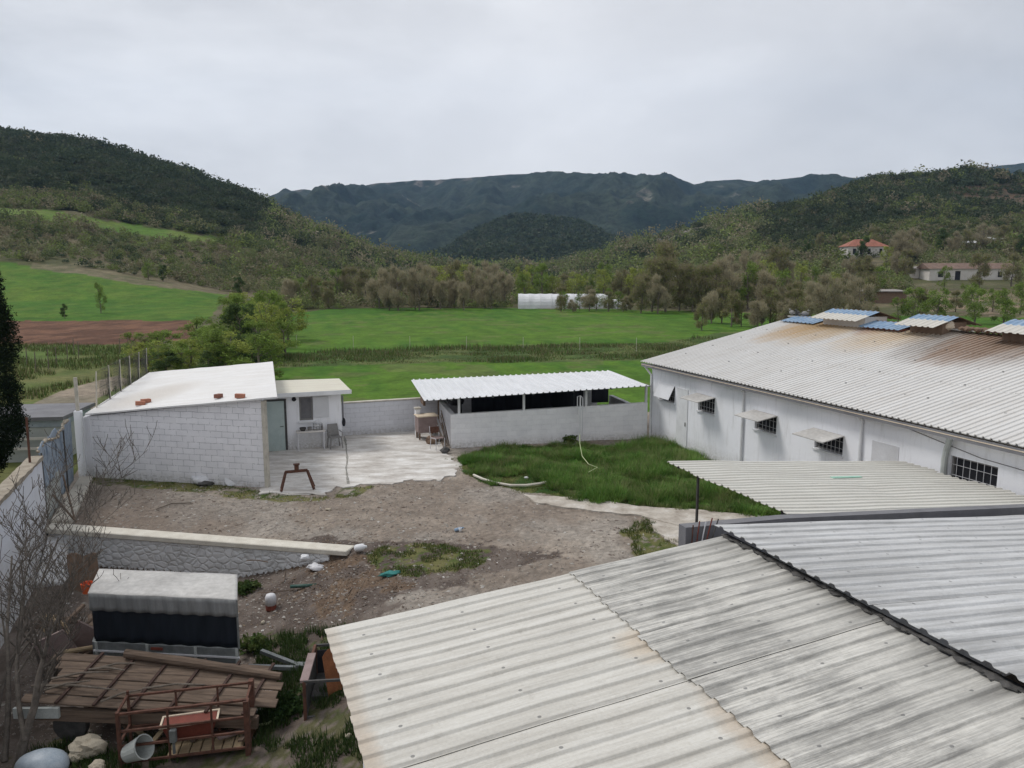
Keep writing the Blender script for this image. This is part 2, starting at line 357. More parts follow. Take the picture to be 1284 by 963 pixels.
# ------------------------------------------------------------------ terrain
PX = np.array([-900, -300, 0, 100, 200, 300, 400, 500, 600, 700, 800, 900, 1000, 1100, 1200, 1284, 1500, 2200], float)
YR = np.array([30, 60, 80, 118, 150, 200, 250, 290, 350, 420, 500], float)
flat = [None]*18
def fl(Y): return HY+7.6*F*0.989/Y if False else None
T = {
 150: [350, 368, 376, 380, 383, None, None, None, None, None, None, None, 386, 383, 380, 378, 370, 360],
 200: [280, 310, 330, 338, 352, 370, None, None, None, None, 375, 368, 360, 352, 350, 350, 345, 330],
 250: [230, 262, 285, 300, 325, 348, 362, 367, None, None, 366, 350, 335, 324, 322, 325, 310, 290],
 290: [200, 235, 262, 270, 285, 305, 335, 358, None, None, 357, 335, 316, 304, 303, 304, 290, 260],
 350: [175, 210, 232, 240, 258, 286, 322, 348, None, None, 344, 318, 300, 282, 280, 280, 270, 240],
 420: [155, 180, 190, 200, 228, 262, 306, 338, 346, 345, 330, 300, 275, 250, 248, 250, 240, 220],
 500: [125, 145, 158, 174, 206, 241, 294, 328, 344, 340, 310, 274, 253, 226, 218, 226, 222, 200],
}
ZT = np.zeros((len(YR), len(PX)))
for j, Y in enumerate(YR):
    for i, x in enumerate(PX):
        z = -.6
        if Y in T and T[Y][i] is not None:
            z = D(x, T[Y][i], Y).z
        ZT[j, i] = z
def pxof(X, Y): return 642+F*X/(Y*CP+7*SP)
def terr(X, Y, rough=True):
    X = np.asarray(X, float); Y = np.asarray(Y, float); Ys = np.maximum(Y, 1)
    px = np.clip(pxof(X, Ys), PX[0], PX[-1]); yy = np.clip(Ys, YR[0], YR[-1])
    i = np.clip(np.searchsorted(PX, px, side='right')-1, 0, len(PX)-2); j = np.clip(np.searchsorted(YR, yy, side='right')-1, 0, len(YR)-2)
    fx = (px-PX[i])/(PX[i+1]-PX[i]); fy = (yy-YR[j])/(YR[j+1]-YR[j]); fx = fx*.5+.5*fx*fx*(3-2*fx)
    z = (ZT[j, i]*(1-fx)+ZT[j, i+1]*fx)*(1-fy)+(ZT[j+1, i]*(1-fx)+ZT[j+1, i+1]*fx)*fy
    fall = 1-sstep(505, 900, Ys); z = -.6+(z+.6)*fall
    if rough: z = z+(fbm(X/45, Ys/45, 4, 3)-.5)*sstep(190, 330, Ys)*np.clip((z+2)/8, 0, 1)*11
    return z
def projv(X, Y, Z):
    Z = Z-H; fd = Y*CP-Z*SP; up = Y*SP+Z*CP
    return 642+F*X/fd, 481.5-F*up/fd
def inpoly(px, py, poly):
    r = np.zeros(px.shape, bool); n = len(poly)
    for i in range(n):
        x0, y0 = poly[i]; x1, y1 = poly[(i+1) % n]
        c = ((y0 > py) != (y1 > py)) & (px < (x1-x0)*(py-y0)/((y1-y0) if y1 != y0 else 1e-9)+x0)
        r ^= c
    return r
POL = {
 'strip': [(-200, 255), (5, 261), (60, 263), (130, 275), (200, 287), (310, 303), (318, 309), (250, 303), (200, 299), (130, 289), (60, 277), (0, 268), (-200, 262)],
 'upgreen': [(-400, 310), (0, 329), (60, 334), (130, 345), (200, 358), (285, 370), (262, 402), (100, 403), (-400, 400)],
 'track': [(40, 330), (110, 335), (180, 349), (215, 356), (215, 362), (150, 353), (100, 344), (40, 337)],
 'plough': [(-400, 402), (100, 402), (245, 402), (240, 425), (150, 432), (0, 431), (-400, 428)],
 'road': [(20, 530), (40, 508), (70, 493), (105, 482), (150, 470), (165, 478), (120, 500), (118, 535)],
 'valley_far': [(355, 395), (420, 387), (640, 386), (930, 392), (1400, 400), (1400, 700), (200, 700), (250, 460), (330, 430)],
 'band': [(300, 452), (420, 440), (830, 430), (900, 418), (960, 412), (960, 430), (830, 451), (420, 458), (300, 462)],
 'farfield': [(560, 322), (610, 324), (610, 329), (560, 327)],
 'rock': [(800, 306), (850, 284), (892, 276), (896, 284), (872, 302), (820, 310)],
 'soil': [(1160, 372), (1220, 368), (1400, 372), (1400, 402), (1160, 392)],
 'soil2': [(1170, 236), (1284, 228), (1400, 230), (1400, 262), (1250, 258)],
}
def regions(X, Y, Z):
    px, py = projv(X, Y, Z)
    jx = (fbm(X/6, Y/6, 3, 5)-.5)*7; jy = (fbm(X/5+9, Y/9, 3, 8)-.5)*3.5
    return {k: inpoly(px+jx, py+jy, p) for k, p in POL.items()}, px, py
def terrain_sheet():
    ux = np.concatenate([np.linspace(-2.6, -.78, 60, endpoint=False), np.arange(-.78, .78, .0028), np.linspace(.78, 2.6, 60)])
    ys = [4.0]
    while ys[-1] < 1500:
        y = ys[-1]; ys.append(y+max(.35, min(y*y/(7.6*960)*1.0, y*.012)))
    ys = np.array([-60, -20, 1]+ys)
    YY, UU = np.meshgrid(ys, ux, indexing='ij'); XX = UU*np.maximum(YY, 8)
    ZZ = terr(XX, YY)
    s_ = XX*B.x+YY*B.y; t_ = XX*A.x+YY*A.y
    inside = sstep(-5.6, -5.0, s_)*(1-sstep(32.7, 33.1, t_))
    ZZ = ZZ*(1-inside)-1.7*inside
    ZZ += (fbm(XX/3, YY/3, 3, 21)-.5)*.25*sstep(33, 60, YY)
    nv, nu = XX.shape
    V = np.stack([XX, YY, ZZ], -1).reshape(-1, 3)
    idx = np.arange(nv*nu).reshape(nv, nu)
    Fc = np.stack([idx[:-1, :-1], idx[:-1, 1:], idx[1:, 1:], idx[1:, :-1]], -1).reshape(-1, 4)
    r, px, py = regions(XX, YY, ZZ)
    n1 = fbm(XX/14, YY/14, 4, 2)[..., None]; n2 = fbm(XX/3, YY/3, 3, 4)[..., None]; n3 = fbm(XX/1.2, YY/8, 3, 14)[..., None]
    def c(a, b, n): a = np.array(a); b = np.array(b); k = sstep(.35, .65, n); return a*(1-k)+b*k
    C = c((.075, .078, .035), (.13, .112, .068), n1)
    C = np.where((YY > 330)[..., None], c((.045, .055, .028), (.08, .075, .045), n1), C)
    rows_ = (.5+.5*np.sin((XX*.96+YY*.28)*2*np.pi/3.1))[..., None]; n4 = fbm(XX/40+3, YY/22, 4, 15)[..., None]
    green = c((.040, .108, .009), (.072, .140, .014), n1*.3+n3*.25+n4*.45+(rows_-.5)*.10)
    green = np.where((n2*.6+n1*.4 > .64), green*.6+np.array((.12, .12, .05))*.4, green)
    mead = c((.075, .115, .026), (.12, .125, .045), n2*.5+n1*.5)
    C = np.where((YY < 110)[..., None] & (px < 330)[..., None], mead, C)
    for k, col in (('valley_far', green), ('upgreen', c((.044, .112, .010), (.085, .140, .018), n1*.4+n2*.3+n3*.3)), ('strip', c((.075, .14, .022), (.11, .15, .035), n1)),
                   ('track', c((.15, .13, .08), (.10, .10, .05), n2)), ('plough', c((.085, .042, .026), (.145, .075, .046), n3*.6+n2*.4)),
                   ('road', c((.24, .20, .155), (.17, .15, .11), n2)), ('band', c((.050, .085, .020), (.095, .115, .038), n2)),
                   ('farfield', green), ('rock', c((.20, .18, .155), (.10, .09, .07), n2)), ('soil', c((.20, .15, .105), (.08, .09, .04), n2)),
                   ('soil2', c((.10, .065, .045), (.06, .05, .03), n2))):
        C = np.where(r[k][..., None], col, C)
    o = link_mesh('ground', npmesh('ground', V, Fc, 4, C.reshape(-1, 3), True), M['terrain']); tag(o, kind='structure'); return o
terrain_sheet()

# mountains ---------------------------------------------------------------
def hill_sheet(name, sil, Y0, Y1, base_py, amp, seed, col, cliff=False, cols=700, rows=120, wl=1.0, ext=300):
    xs = np.linspace(sil[0][0], sil[-1][0], cols); py = np.interp(xs, [p[0] for p in sil], [p[1] for p in sil])
    tt = np.concatenate([np.linspace(0, 1, rows), 1+np.linspace(.02, .45, 18)])
    V = np.zeros((len(tt), cols, 3)); C = np.zeros_like(V)
    zr = np.array([D(x, y, Y1).z for x, y in zip(xs, py)])
    zb = D(642, base_py, Y0).z
    for j, t in enumerate(tt):
        Y = Y0+(Y1-Y0)*t; X = (xs-642)/F*(Y*CP)
        tc = min(t, 1)
        prof = tc**1.25 if not cliff else (tc**1.35*.94+.06*float(sstep(.955, .985, tc)))
        Z = zb+(zr-zb)*prof
        env = math.sin(math.pi*min(1, tc))**.8 if t < 1 else 0
        rid = 1-np.abs(fbm(X/(330*wl)+seed, Y/(620*wl), 5, seed)*2-1)*2
        rid2 = .5-np.abs(fbm(X/(120*wl)+seed, np.full_like(X, Y/(190*wl)), 5, seed+7)*2-1)*1.6
        Z = Z+env*(rid*amp+rid2*amp*.7)
        if t > 1: Z = Z-(t-1)*(zr-zb)*1.2
        fine = (fbm(X/(12*wl), np.full_like(X, Y/(14*wl)), 3, seed+9)-.5)*5*wl*(.3 if cliff else 1)
        V[j] = np.stack([X, np.full_like(X, Y), Z+fine*(1 if t < .97 else .25)], -1)
        k = sstep(.35, .65, fbm(X/(120*wl), np.full_like(X, Y/(120*wl)), 5, seed+3))[:, None]
        cc = np.array(col[0])*(1-k)+np.array(col[1])*k
        rk = sstep(.76, .80, fbm(X/(70*wl)+3, np.full_like(X, Y/(50*wl)), 4, seed+5))[:, None]*.55
        cc = cc*(1-rk)+np.array((.17, .155, .13))*rk
        if cliff and .945 < t < .982:
            kk = sstep(.42, .6, fbm(X/28, np.full_like(X, Y/60), 4, seed+11))[:, None]*.45*(1-sstep(650, 760, xs))[:, None]
            cc = cc*(1-kk)+np.array((.22, .19, .17))*kk
        C[j] = cc
    n = len(tt); idx = np.arange(n*cols).reshape(n, cols)
    Fc = np.stack([idx[:-1, :-1], idx[:-1, 1:], idx[1:, 1:], idx[1:, :-1]], -1).reshape(-1, 4)
    o = link_mesh(name, npmesh(name, V.reshape(-1, 3), Fc, 4, C.reshape(-1, 3), True), M['mount']); tag(o, kind='structure'); return V
far_sil = [(-500, 290), (200, 262), (300, 256), (337, 249), (360, 241), (385, 238.5), (417, 244), (440, 238), (480, 231), (507, 229.5), (560, 226), (605, 222), (650, 219), (688, 218), (750, 219.5), (795, 221),
           (815, 221), (838, 220), (850, 226), (866, 233), (895, 228), (922, 226.6), (948, 231), (975, 226), (994, 224), (1040, 225), (1087, 224), (1150, 222), (1200, 216), (1240, 210), (1284, 204), (1500, 195), (1900, 210)]
hill_sheet('mountain', far_sil, 1150, 2400, 334, 75, 3, ((.010, .020, .015), (.026, .036, .024)), cliff=True, cols=900, rows=200)
mid_sil = [(430, 330), (500, 322), (540, 318), (561, 312), (585, 295), (605, 284), (630, 273), (655, 269), (690, 271), (712, 275), (740, 284), (765, 297), (800, 306), (850, 318), (920, 330)]
midV = hill_sheet('foothill', mid_sil, 700, 1050, 338, 7, 12, ((.032, .046, .022), (.055, .064, .034)), cols=380, rows=70, wl=.5)

# ------------------------------------------------------------------ vegetation
def tri_cloud(cs, rad, K, size, cols, flat_top=.85, vary=.25, slim=1.0, surf=.5):
    """K triangles round each centre; returns V, F, C"""
    n = len(cs); cs = np.repeat(np.asarray(cs), K, 0); rad = np.repeat(np.asarray(rad), K, 0); cols = np.repeat(np.asarray(cols), K, 0); size = np.repeat(np.asarray(size), K)
    d = rng.normal(size=(n*K, 3)); d[:, 2] = np.abs(d[:, 2])*flat_top+d[:, 2]*(1-flat_top); d /= np.linalg.norm(d, axis=1)[:, None]
    rr = rng.random(n*K)**surf
    # lobes
    lob = .78+.44*vnoise(np.arctan2(d[:, 1], d[:, 0])*1.6+cs[:, 0]*.7, d[:, 2]*2.2+cs[:, 1]*.7, 5)
    p = cs+d*rad*(rr*lob)[:, None]
    e1 = rng.normal(size=(n*K, 3)); e1 /= np.linalg.norm(e1, axis=1)[:, None]
    e2 = np.cross(e1, rng.normal(size=(n*K, 3))); e2 /= np.linalg.norm(e2, axis=1)[:, None]
    sz = size*(.6+.8*rng.random(n*K))
    a = p+e1*sz[:, None]; b = p-e1*(sz*.5)[:, None]+e2*(sz*.8*slim)[:, None]; c = p-e1*(sz*.5)[:, None]-e2*(sz*.8*slim)[:, None]
    V = np.stack([a, b, c], 1).reshape(-1, 3)
    cc = cols*(1-vary/2+vary*rng.random(n*K))[:, None]; C = np.repeat(cc, 3, 0)
    return V, np.arange(n*K*3).reshape(-1, 3), C
def join(parts):
    Vs, Fs, Cs = [], [], []; k = 0
    for v, f, c in parts: Vs.append(v); Fs.append(f+k); Cs.append(c); k += len(v)
    return np.concatenate(Vs), np.concatenate(Fs), np.concatenate(Cs)
def scatter(xr, yr, n, dens=None):
    Y = np.sqrt(rng.random(n)*(yr[1]**2-yr[0]**2)+yr[0]**2); px = xr[0]+(xr[1]-xr[0])*rng.random(n)
    X = (px-642)/F*(Y*CP+7*SP); Z = terr(X, Y); r, px2, py = regions(X, Y, Z)
    bad = r['strip'] | r['upgreen'] | r['plough'] | r['road'] | r['valley_far'] | r['track']
    return X, Y, Z, px2, py, bad, r
PAL_DARK = np.array([(.048, .066, .033), (.055, .074, .036), (.042, .060, .033), (.062, .080, .040), (.068, .076, .045)])
PAL_MIX = np.array([(.165, .148, .090), (.140, .145, .074), (.125, .152, .054), (.140, .175, .052), (.085, .108, .044), (.180, .160, .105), (.120, .140, .058)])
def wood_stuff(name, xr, yr, n, label, dark, sz=(1.6, 3.2), K=46, cat='woodland', thin=None, bright=1.0, fine=1.0):
    X, Y, Z, px, py, bad, r = scatter(xr, yr, n)
    keep = ~bad
    keep &= ~((r['rock'] | r['soil'] | r['soil2']) & (rng.random(n) > .25))
    if thin is not None: keep &= thin(X, Y, px, py)
    X, Y, Z, px = X[keep], Y[keep], Z[keep], px[keep]; m = len(X)
    s = sz[0]*.8+(sz[1]*1.25-sz[0]*.8)*rng.random(m)**2.2; s *= .8+.5*sstep(.4, .65, fbm(X/22, Y/22, 3, 47)); s *= np.clip(Y/330, .75, 1.4)
    patch = fbm(X/40, Y/40, 3, 31)
    isdark = (rng.random(m) < dark(X, Y, px)+(patch-.5)*1.1)
    ci = np.where(isdark[:, None], PAL_DARK[rng.integers(0, 5, m)], PAL_MIX[rng.integers(0, 7, m)])
    tone = .8+.5*fbm(X/18, Y/18, 3, 41); ci = ci*(tone*bright)[:, None]
    hgt = np.where(isdark, .8, 1.25)
    cs = np.stack([X, Y, Z+s*.25], 1); rad = np.stack([s, s, s*hgt], 1)
    V, Fc, C = tri_cloud(cs, rad, K, (s*.13+.07)*fine, ci, vary=.30)
    o = link_mesh(name, npmesh(name, V, Fc, 3, C), M['scrub']); tag(o, label, cat, kind='stuff'); return o
wood_stuff('hillside_scrub', (-260, 620), (295, 520), 11500, 'dark evergreen scrub forest covering the upper slope of the left hill', lambda X, Y, px: np.where(px < 350, 1.15, .75)-.6*(Y < 340), cat='scrub', sz=(1.5, 3.0), K=66)
wood_stuff('hillside_thicket', (-200, 640), (204, 330), 4200, 'brown and olive thicket on the lower slope of the left hill below the green strip', lambda X, Y, px: .08+0*X, cat='thicket', bright=1.15, fine=.85, K=90, sz=(1.4, 3.2))
wood_stuff('hillside_scrub', (620, 1500), (255, 540), 12500, 'patchy evergreen and bare scrub covering the right hill behind the village', lambda X, Y, px: np.where(Y > 340, .85, .15), cat='scrub', sz=(1.5, 2.8), K=66)
wood_stuff('valley_woodland', (330, 960), (215, 640), 5200, 'brown and olive spring woodland filling the valley floor behind the tree belt', lambda X, Y, px: -.3+0*X, sz=(1.8, 3.8), K=110, bright=1.35, fine=.75)
wood_stuff('undergrowth', (330, 1500), (150, 232), 4200, 'low brown and olive undergrowth between the trees beyond the green field', lambda X, Y, px: -.35+0*X, cat='undergrowth', sz=(1.3, 2.4), K=100, bright=1.35, fine=.75, thin=lambda X, Y, px, py: ~((px > 640) & (px < 800) & (Y < 170)) & ~((px > 1140) & (px < 1280) & (py < 378)) & ~((px > 1078) & (px < 1140) & (py > 366)))
wood_stuff('village_thicket', (900, 1500), (165, 262), 1300, 'mixed green and bare bushes between the village houses on the right', lambda X, Y, px: -.1+0*X, cat='thicket', sz=(1.3, 2.6), K=100, bright=1.3, fine=.75,
           thin=lambda X, Y, px, py: ~((px > 1055) & (px < 1122) & (py < 336) & (py > 310)) & ~((px > 1140) & (px < 1280) & (py < 378) & (py > 338)) & ~((px > 1080) & (px < 1140) & (py > 366)))
def mound_trees():
    n, c, _ = midV.shape; idx = rng.random((9000, 2))
    j = (idx[:, 0]*68).astype(int); i = (idx[:, 1]*(c-2)).astype(int); P = midV[j, i]
    col = PAL_DARK[rng.integers(0, 5, 9000)]*(.7+.7*rng.random(9000))[:, None]
    s = 2.5+3.5*rng.random(9000)
    V, Fc, C = tri_cloud(P+np.array([0, 0, 1.0]), np.stack([s, s, s*.9], 1), 14, s*.36, col, vary=.4)
    o = link_mesh('foothill_forest', npmesh('foothill_forest', V, Fc, 3, C), M['scrub']); tag(o, 'dark forest covering the rounded foothill in the middle of the valley', 'forest', kind='stuff')
mound_trees()

def branch_skel(rnd, height, levels, spread, n0, upward=.6, r0=.12, seglen=None, lean=(0, 0)):
    """list of (pts, radii)"""
    out = []
    def grow(p, d, L, r, lev):
        pts = [p]; rs = [r]; seg = 4; cur = Vector(p); dd = Vector(d)
        for i in range(seg):
            dd = (dd+Vector((rnd.uniform(-1, 1), rnd.uniform(-1, 1), rnd.uniform(-.3, .8)*upward))*.22).normalized()
            cur = cur+dd*L/seg; pts.append(cur.copy()); rs.append(max(r*(1-.7*(i+1)/seg), .004))
        out.append((pts, rs, lev))
        if lev < levels:
            nb = n0 if lev == 0 else max(3, n0-lev)
            for k in range(nb):
                t = rnd.uniform(.35 if lev == 0 else .2, 1); q = pts[min(seg, int(t*seg))].lerp(pts[min(seg, int(t*seg)+1)], t*seg % 1 if t < 1 else 0)
                a = rnd.uniform(0, 2*math.pi); nd = (dd*upward+Vector((math.cos(a), math.sin(a), rnd.uniform(.1, .9)))*spread).normalized()
                grow(q, nd, L*rnd.uniform(.5, .78), max(r*(1-.7*t)*.6, .004), lev+1)
    grow(Vector((0, 0, 0)), Vector((lean[0], lean[1], 1)).normalized(), height*.5, r0, 0)
    return out
def make_tree(name, kind, seed, height, width):
    """6 m tree: trunk mesh + crown mesh"""
    rnd = random.Random(seed); r2 = np.random.default_rng(seed); lobes = []
    nl = {'bare': 15, 'dense': 12}.get(kind, 15); rx = {'bare': 1.55, 'dense': 1.5}.get(kind, 1.6)
    for i in range(nl):
        z = rnd.uniform(.16, .93)*height; zz = (z/height-.5)/.5; env = math.sqrt(max(.05, 1-zz*zz*.85)); a = rnd.uniform(0, 6.283); q = rnd.uniform(.15, 1)**.6*rx*env
        lobes.append((q*math.cos(a), q*math.sin(a), z, rnd.uniform(.42, .85)*(1.1-.35*abs(zz))))
    mb = MB(); top = Vector((rnd.uniform(-.3, .3), rnd.uniform(-.3, .3), height*.72))
    mb.tube([(0, 0, -.2), (.05, .0, height*.2), top*.6, top], [.14, .11, .08, .03], 7, False)
    for x, y, z, r in lobes:
        b0 = top*max(.12, min(.95, (z-.9)/(height*.72))); mid = (b0+Vector((x, y, z)))/2+Vector((0, 0, -.12)); mb.tube([b0, mid, (x, y, z+r*.4)], [.05, .03, .012], 5, False)
    me = bpy.data.meshes.new(name+'_trunk'); me.from_pydata([tuple(p) for p in mb.v], [], mb.f); me.update(); me.materials.append(M['bark'])
    L = np.array(lobes); parts = []
    def inl(n, k=1.0):
        i = r2.integers(0, len(L), n); d = r2.normal(size=(n, 3)); d /= np.linalg.norm(d, axis=1)[:, None]; return L[i, :3]+d*(L[i, 3]*r2.random(n)**.45*k)[:, None], i
    if kind == 'bare':
        n = 4200; P, _ = inl(n, 1.25); d = r2.normal(size=(n, 3))*.5+np.array([0, 0, 1.0])+P*np.array([.25, .25, 0]); d /= np.linalg.norm(d, axis=1)[:, None]
        Ln = .35+.55*r2.random(n); w = np.cross(d, r2.normal(size=(n, 3))); w /= np.linalg.norm(w, axis=1)[:, None]; w *= .034
        V = np.stack([P-w, P+w, P+d*Ln[:, None]], 1).reshape(-1, 3); tn = rnd.uniform(.85, 1.2)
        base = np.array([(.32, .285, .19), (.27, .25, .17), (.34, .295, .20)])[r2.integers(0, 3, n)]*tn
        parts.append((V, np.arange(len(V)).reshape(-1, 3), np.repeat(base, 3, 0)))
        P, _ = inl(420); parts.append(tri_cloud(P, np.full((420, 3), .3), 2, np.full(420, .05), np.tile((.15, .17, .06), (420, 1)), 0))
    else:
        tint = {'leafy': (.17, .24, .055), 'yellow': (.27, .31, .075), 'dense': (.075, .115, .038), 'olive': (.21, .225, .085)}[kind]
        m = 520 if kind != 'dense' else 620; P, ix = inl(m, 1.1)
        tone = (.8+.45*r2.random(len(L)))[ix]; cl = np.tile(tint, (m, 1))*(tone*(.85+.3*r2.random(m)))[:, None]
        parts.append(tri_cloud(P, np.full((m, 3), .26), 8 if kind != 'dense' else 10, np.full(m, .075 if kind != 'dense' else .085), cl, .2, .35, surf=.6))
        if kind == 'olive':
            n = 1500; P, _ = inl(n, 1.2); d = r2.normal(size=(n, 3))*.5+np.array([0, 0, 1.0]); d /= np.linalg.norm(d, axis=1)[:, None]; w = np.cross(d, r2.normal(size=(n, 3))); w /= np.linalg.norm(w, axis=1)[:, None]; w *= .03
            V = np.stack([P-w, P+w, P+d*.6], 1).reshape(-1, 3); parts.append((V, np.arange(len(V)).reshape(-1, 3), np.tile((.24, .21, .13), (len(V), 1))))
    V, Fc, C = join(parts)
    cm = npmesh(name+'_crown', V, Fc, 3, C); cm.materials.append(M['leaf'])
    return me, cm
TREES = {}
for kind, cnt in (('bare', 4), ('leafy', 3), ('yellow', 2), ('dense', 3), ('olive', 3)):
    for i in range(cnt): TREES.setdefault(kind, []).append(make_tree(kind, kind, 100+i*7+hash(kind) % 1 + len(kind)*13, 6.0, 1.0 if kind != 'dense' else .8))
def plant_tree(name, kind, X, Y, h, label, group=None, cat='tree', wide=1.0, z=None):
    r_ = random.Random(int(X*13+Y*7)); tm, cm = TREES[kind][r_.randrange(len(TREES[kind]))]
    z = float(terr(X, Y)) if z is None else z
    t = thing(name, label, cat, (X, Y, z-.05), r_.uniform(0, 6.28), group); s = h/6.0; t.scale = (s*wide, s*wide, s)
    for nm, me in (('trunk', tm), ('crown', cm)):
        o = bpy.data.objects.new(nm, me); COL.objects.link(o); o.parent = t
    return t
def XY(px, Y): return (px-642)/F*(Y*CP+7*SP)
def belt(xr, yr, n, kinds, hs, label, group, name='tree', seed=1, wide=1.0):
    r_ = random.Random(seed)
    for i in range(n):
        px = xr[0]+(xr[1]-xr[0])*(i+r_.random())/n; Y = r_.uniform(*yr)
        if 1140 < px < 1275 and Y < 215 and Y > 140 and label.startswith('spring tree among') and i % 3: continue
        k = kinds[r_.randrange(len(kinds))]; plant_tree(name, k, XY(px, Y), Y, r_.uniform(*hs), label, group, wide=wide)
belt((352, 420), (150, 185), 9, ['olive', 'leafy', 'bare'], (4, 7), 'olive or brown tree of the belt at the far left corner of the green field', 'trees at the left corner of the green field', seed=2)
belt((420, 500), (155, 215), 10, ['bare', 'olive', 'leafy', 'olive'], (5, 8.5), 'greyish brown spring tree in the belt left of the yellow-green tree', 'brown trees in the left part of the belt', seed=3)
belt((485, 640), (150, 168), 12, ['bare', 'bare', 'bare', 'bare'], (6, 9), 'leafless brown tree in the row between the yellow-green tree and the white polytunnel', 'leafless brown trees left of the polytunnel', seed=4, wide=.8)
belt((480, 660), (170, 230), 13, ['bare', 'olive', 'leafy', 'yellow'], (7, 10.5), 'taller tree in the second row behind the leafless trees left of the polytunnel', 'second row of trees left of the polytunnel', seed=14)
belt((650, 800), (178, 215), 14, ['leafy', 'olive', 'yellow'], (6, 10), 'fresh green spring tree standing behind the white polytunnel', 'spring trees behind the polytunnel', seed=5)
belt((695, 800), (149, 154), 9, ['leafy', 'olive', 'leafy'], (3, 5), 'low bushy tree at the field edge in front of the white polytunnel', 'low trees in front of the polytunnel', seed=6)
belt((690, 800), (143, 149), 6, ['leafy', 'olive', 'olive', 'bare'], (2.2, 4.2), 'small tree or bush in front of the right part of the white polytunnel', 'bushes in front of the polytunnel', seed=26, name='bush', wide=1.2)
belt((800, 990), (138, 156), 17, ['olive', 'olive', 'leafy', 'bare'], (6.5, 10.5), 'olive-brown tree along the field edge between the polytunnel and the barn roof', 'field edge trees left of the barn roof', seed=7)
belt((790, 1010), (165, 200), 13, ['olive', 'leafy', 'yellow', 'bare'], (7, 11), 'tree in the second row behind the field edge left of the barn roof', 'second row trees left of the barn roof', seed=17)
belt((880, 1010), (97, 113), 11, ['olive', 'bare', 'leafy', 'olive'], (3.6, 5.8), 'tree standing forward at the right end of the green field, beside the barn ridge', 'trees at the right end of the field', seed=31)
belt((985, 1090), (110, 140), 9, ['bare', 'bare', 'olive'], (5.5, 8), 'bare pinkish brown tree just behind the far end of the barn ridge', 'bare trees behind the barn ridge', seed=8)
belt((1120, 1290), (104, 135), 12, ['leafy', 'leafy', 'olive'], (3.5, 5.5), 'leafy green bush behind the barn ridge at the right', 'green bushes behind the barn ridge', seed=9, name='bush', wide=1.2)
belt((1010, 1284), (172, 225), 20, ['leafy', 'olive', 'yellow', 'bare'], (5, 8), 'spring tree among the village houses on the right slope', 'village trees', seed=10)
belt((1000, 1290), (230, 300), 16, ['bare', 'olive', 'dense'], (6, 9), 'tree on the slope above the red-roofed house', 'trees above the village', seed=12)
plant_tree('tree', 'yellow', XY(548, 165), 165, 9.5, 'yellow-green spring tree rising above the brown belt left of the polytunnel', wide=1.1)
plant_tree('tree', 'olive', XY(826, 160), 160, 13.5, 'tall tan-green tree, the tallest of the belt, right of the polytunnel', wide=1.15)
plant_tree('tree', 'bare', XY(1128, 240), 238, 10, 'dark leafless tree just right of the red-roofed house', wide=1.2)
plant_tree('tree', 'dense', XY(136, 128), 190, 5.2, 'small round dark tree standing alone on the sloping green field')
plant_tree('tree', 'leafy', XY(84, 120), 130, 5.4, 'thin pale tree at the lower edge of the sloping green field', wide=.7)
plant_tree('bush', 'dense', XY(62, 118), 122, 2.4, 'small dark bush at the left end of the ploughed strip', cat='bush')
plant_tree('tree', 'leafy', XY(188, 200), 200, 4.6, 'left of two small green trees at the top of the sloping field')
plant_tree('tree', 'dense', XY(206, 200), 200, 4.4, 'right of two small green trees at the top of the sloping field')
# green trees behind the block building
for px, Y, h, k, w, lb in ((205, 58, 3.2, 'leafy', 1.9, 'low spreading green bush just behind the left end of the block building roof'),
                           (238, 55, 3.0, 'yellow', 1.5, 'yellow-green bush behind the middle of the block building roof'),
                           (268, 62, 3.6, 'leafy', 1.3, 'rounded green tree behind the block building roof, left of the two tallest'),
                           (303, 66, 5.0, 'dense', 1.15, 'dark green tree behind the block building, second from the right'),
                           (338, 76, 5.8, 'leafy', 1.1, 'tall bright green tree at the right end of the group behind the block building'),
                           (322, 64, 3.6, 'leafy', 1.4, 'low green shrub below the tall bright tree behind the block building'),
                           (180, 62, 2.4, 'olive', 1.6, 'olive bush beside the wire fence behind the block building'),
                           (285, 56, 2.6, 'dense', 1.8, 'dark low bush touching the top edge of the block building roof'),
                           (250, 70, 3.6, 'leafy', 1.6, 'green bush at the edge of the ploughed strip behind the roof')):
    plant_tree('tree' if h > 3.5 else 'bush', k, XY(px, Y), Y, h, lb, cat='tree' if h > 3.5 else 'bush', wide=w)
r_b = random.Random(21)
for i in range(15):
    px = 172+i*13+r_b.uniform(-4, 4); Y = r_b.uniform(52, 70); h = r_b.uniform(1.8, 3.0)*(1+.25*(i > 7)); plant_tree('bush', ('leafy', 'yellow', 'leafy', 'dense')[i % 4], XY(px, Y), Y, h, 'fresh green bush in the hedge behind the block building roof', 'hedge bushes behind the block building', 'bush', wide=1.7)
for i in range(9):
    px = 292+i*8.5+r_b.uniform(-3, 3); Y = r_b.uniform(68, 98); plant_tree('tree', ('leafy', 'leafy', 'yellow')[i % 3], XY(px, Y), Y, r_b.uniform(3.8, 5.6), 'bright green spring tree in the row running back along the left field edge', 'green trees along the left field edge', wide=1.3)
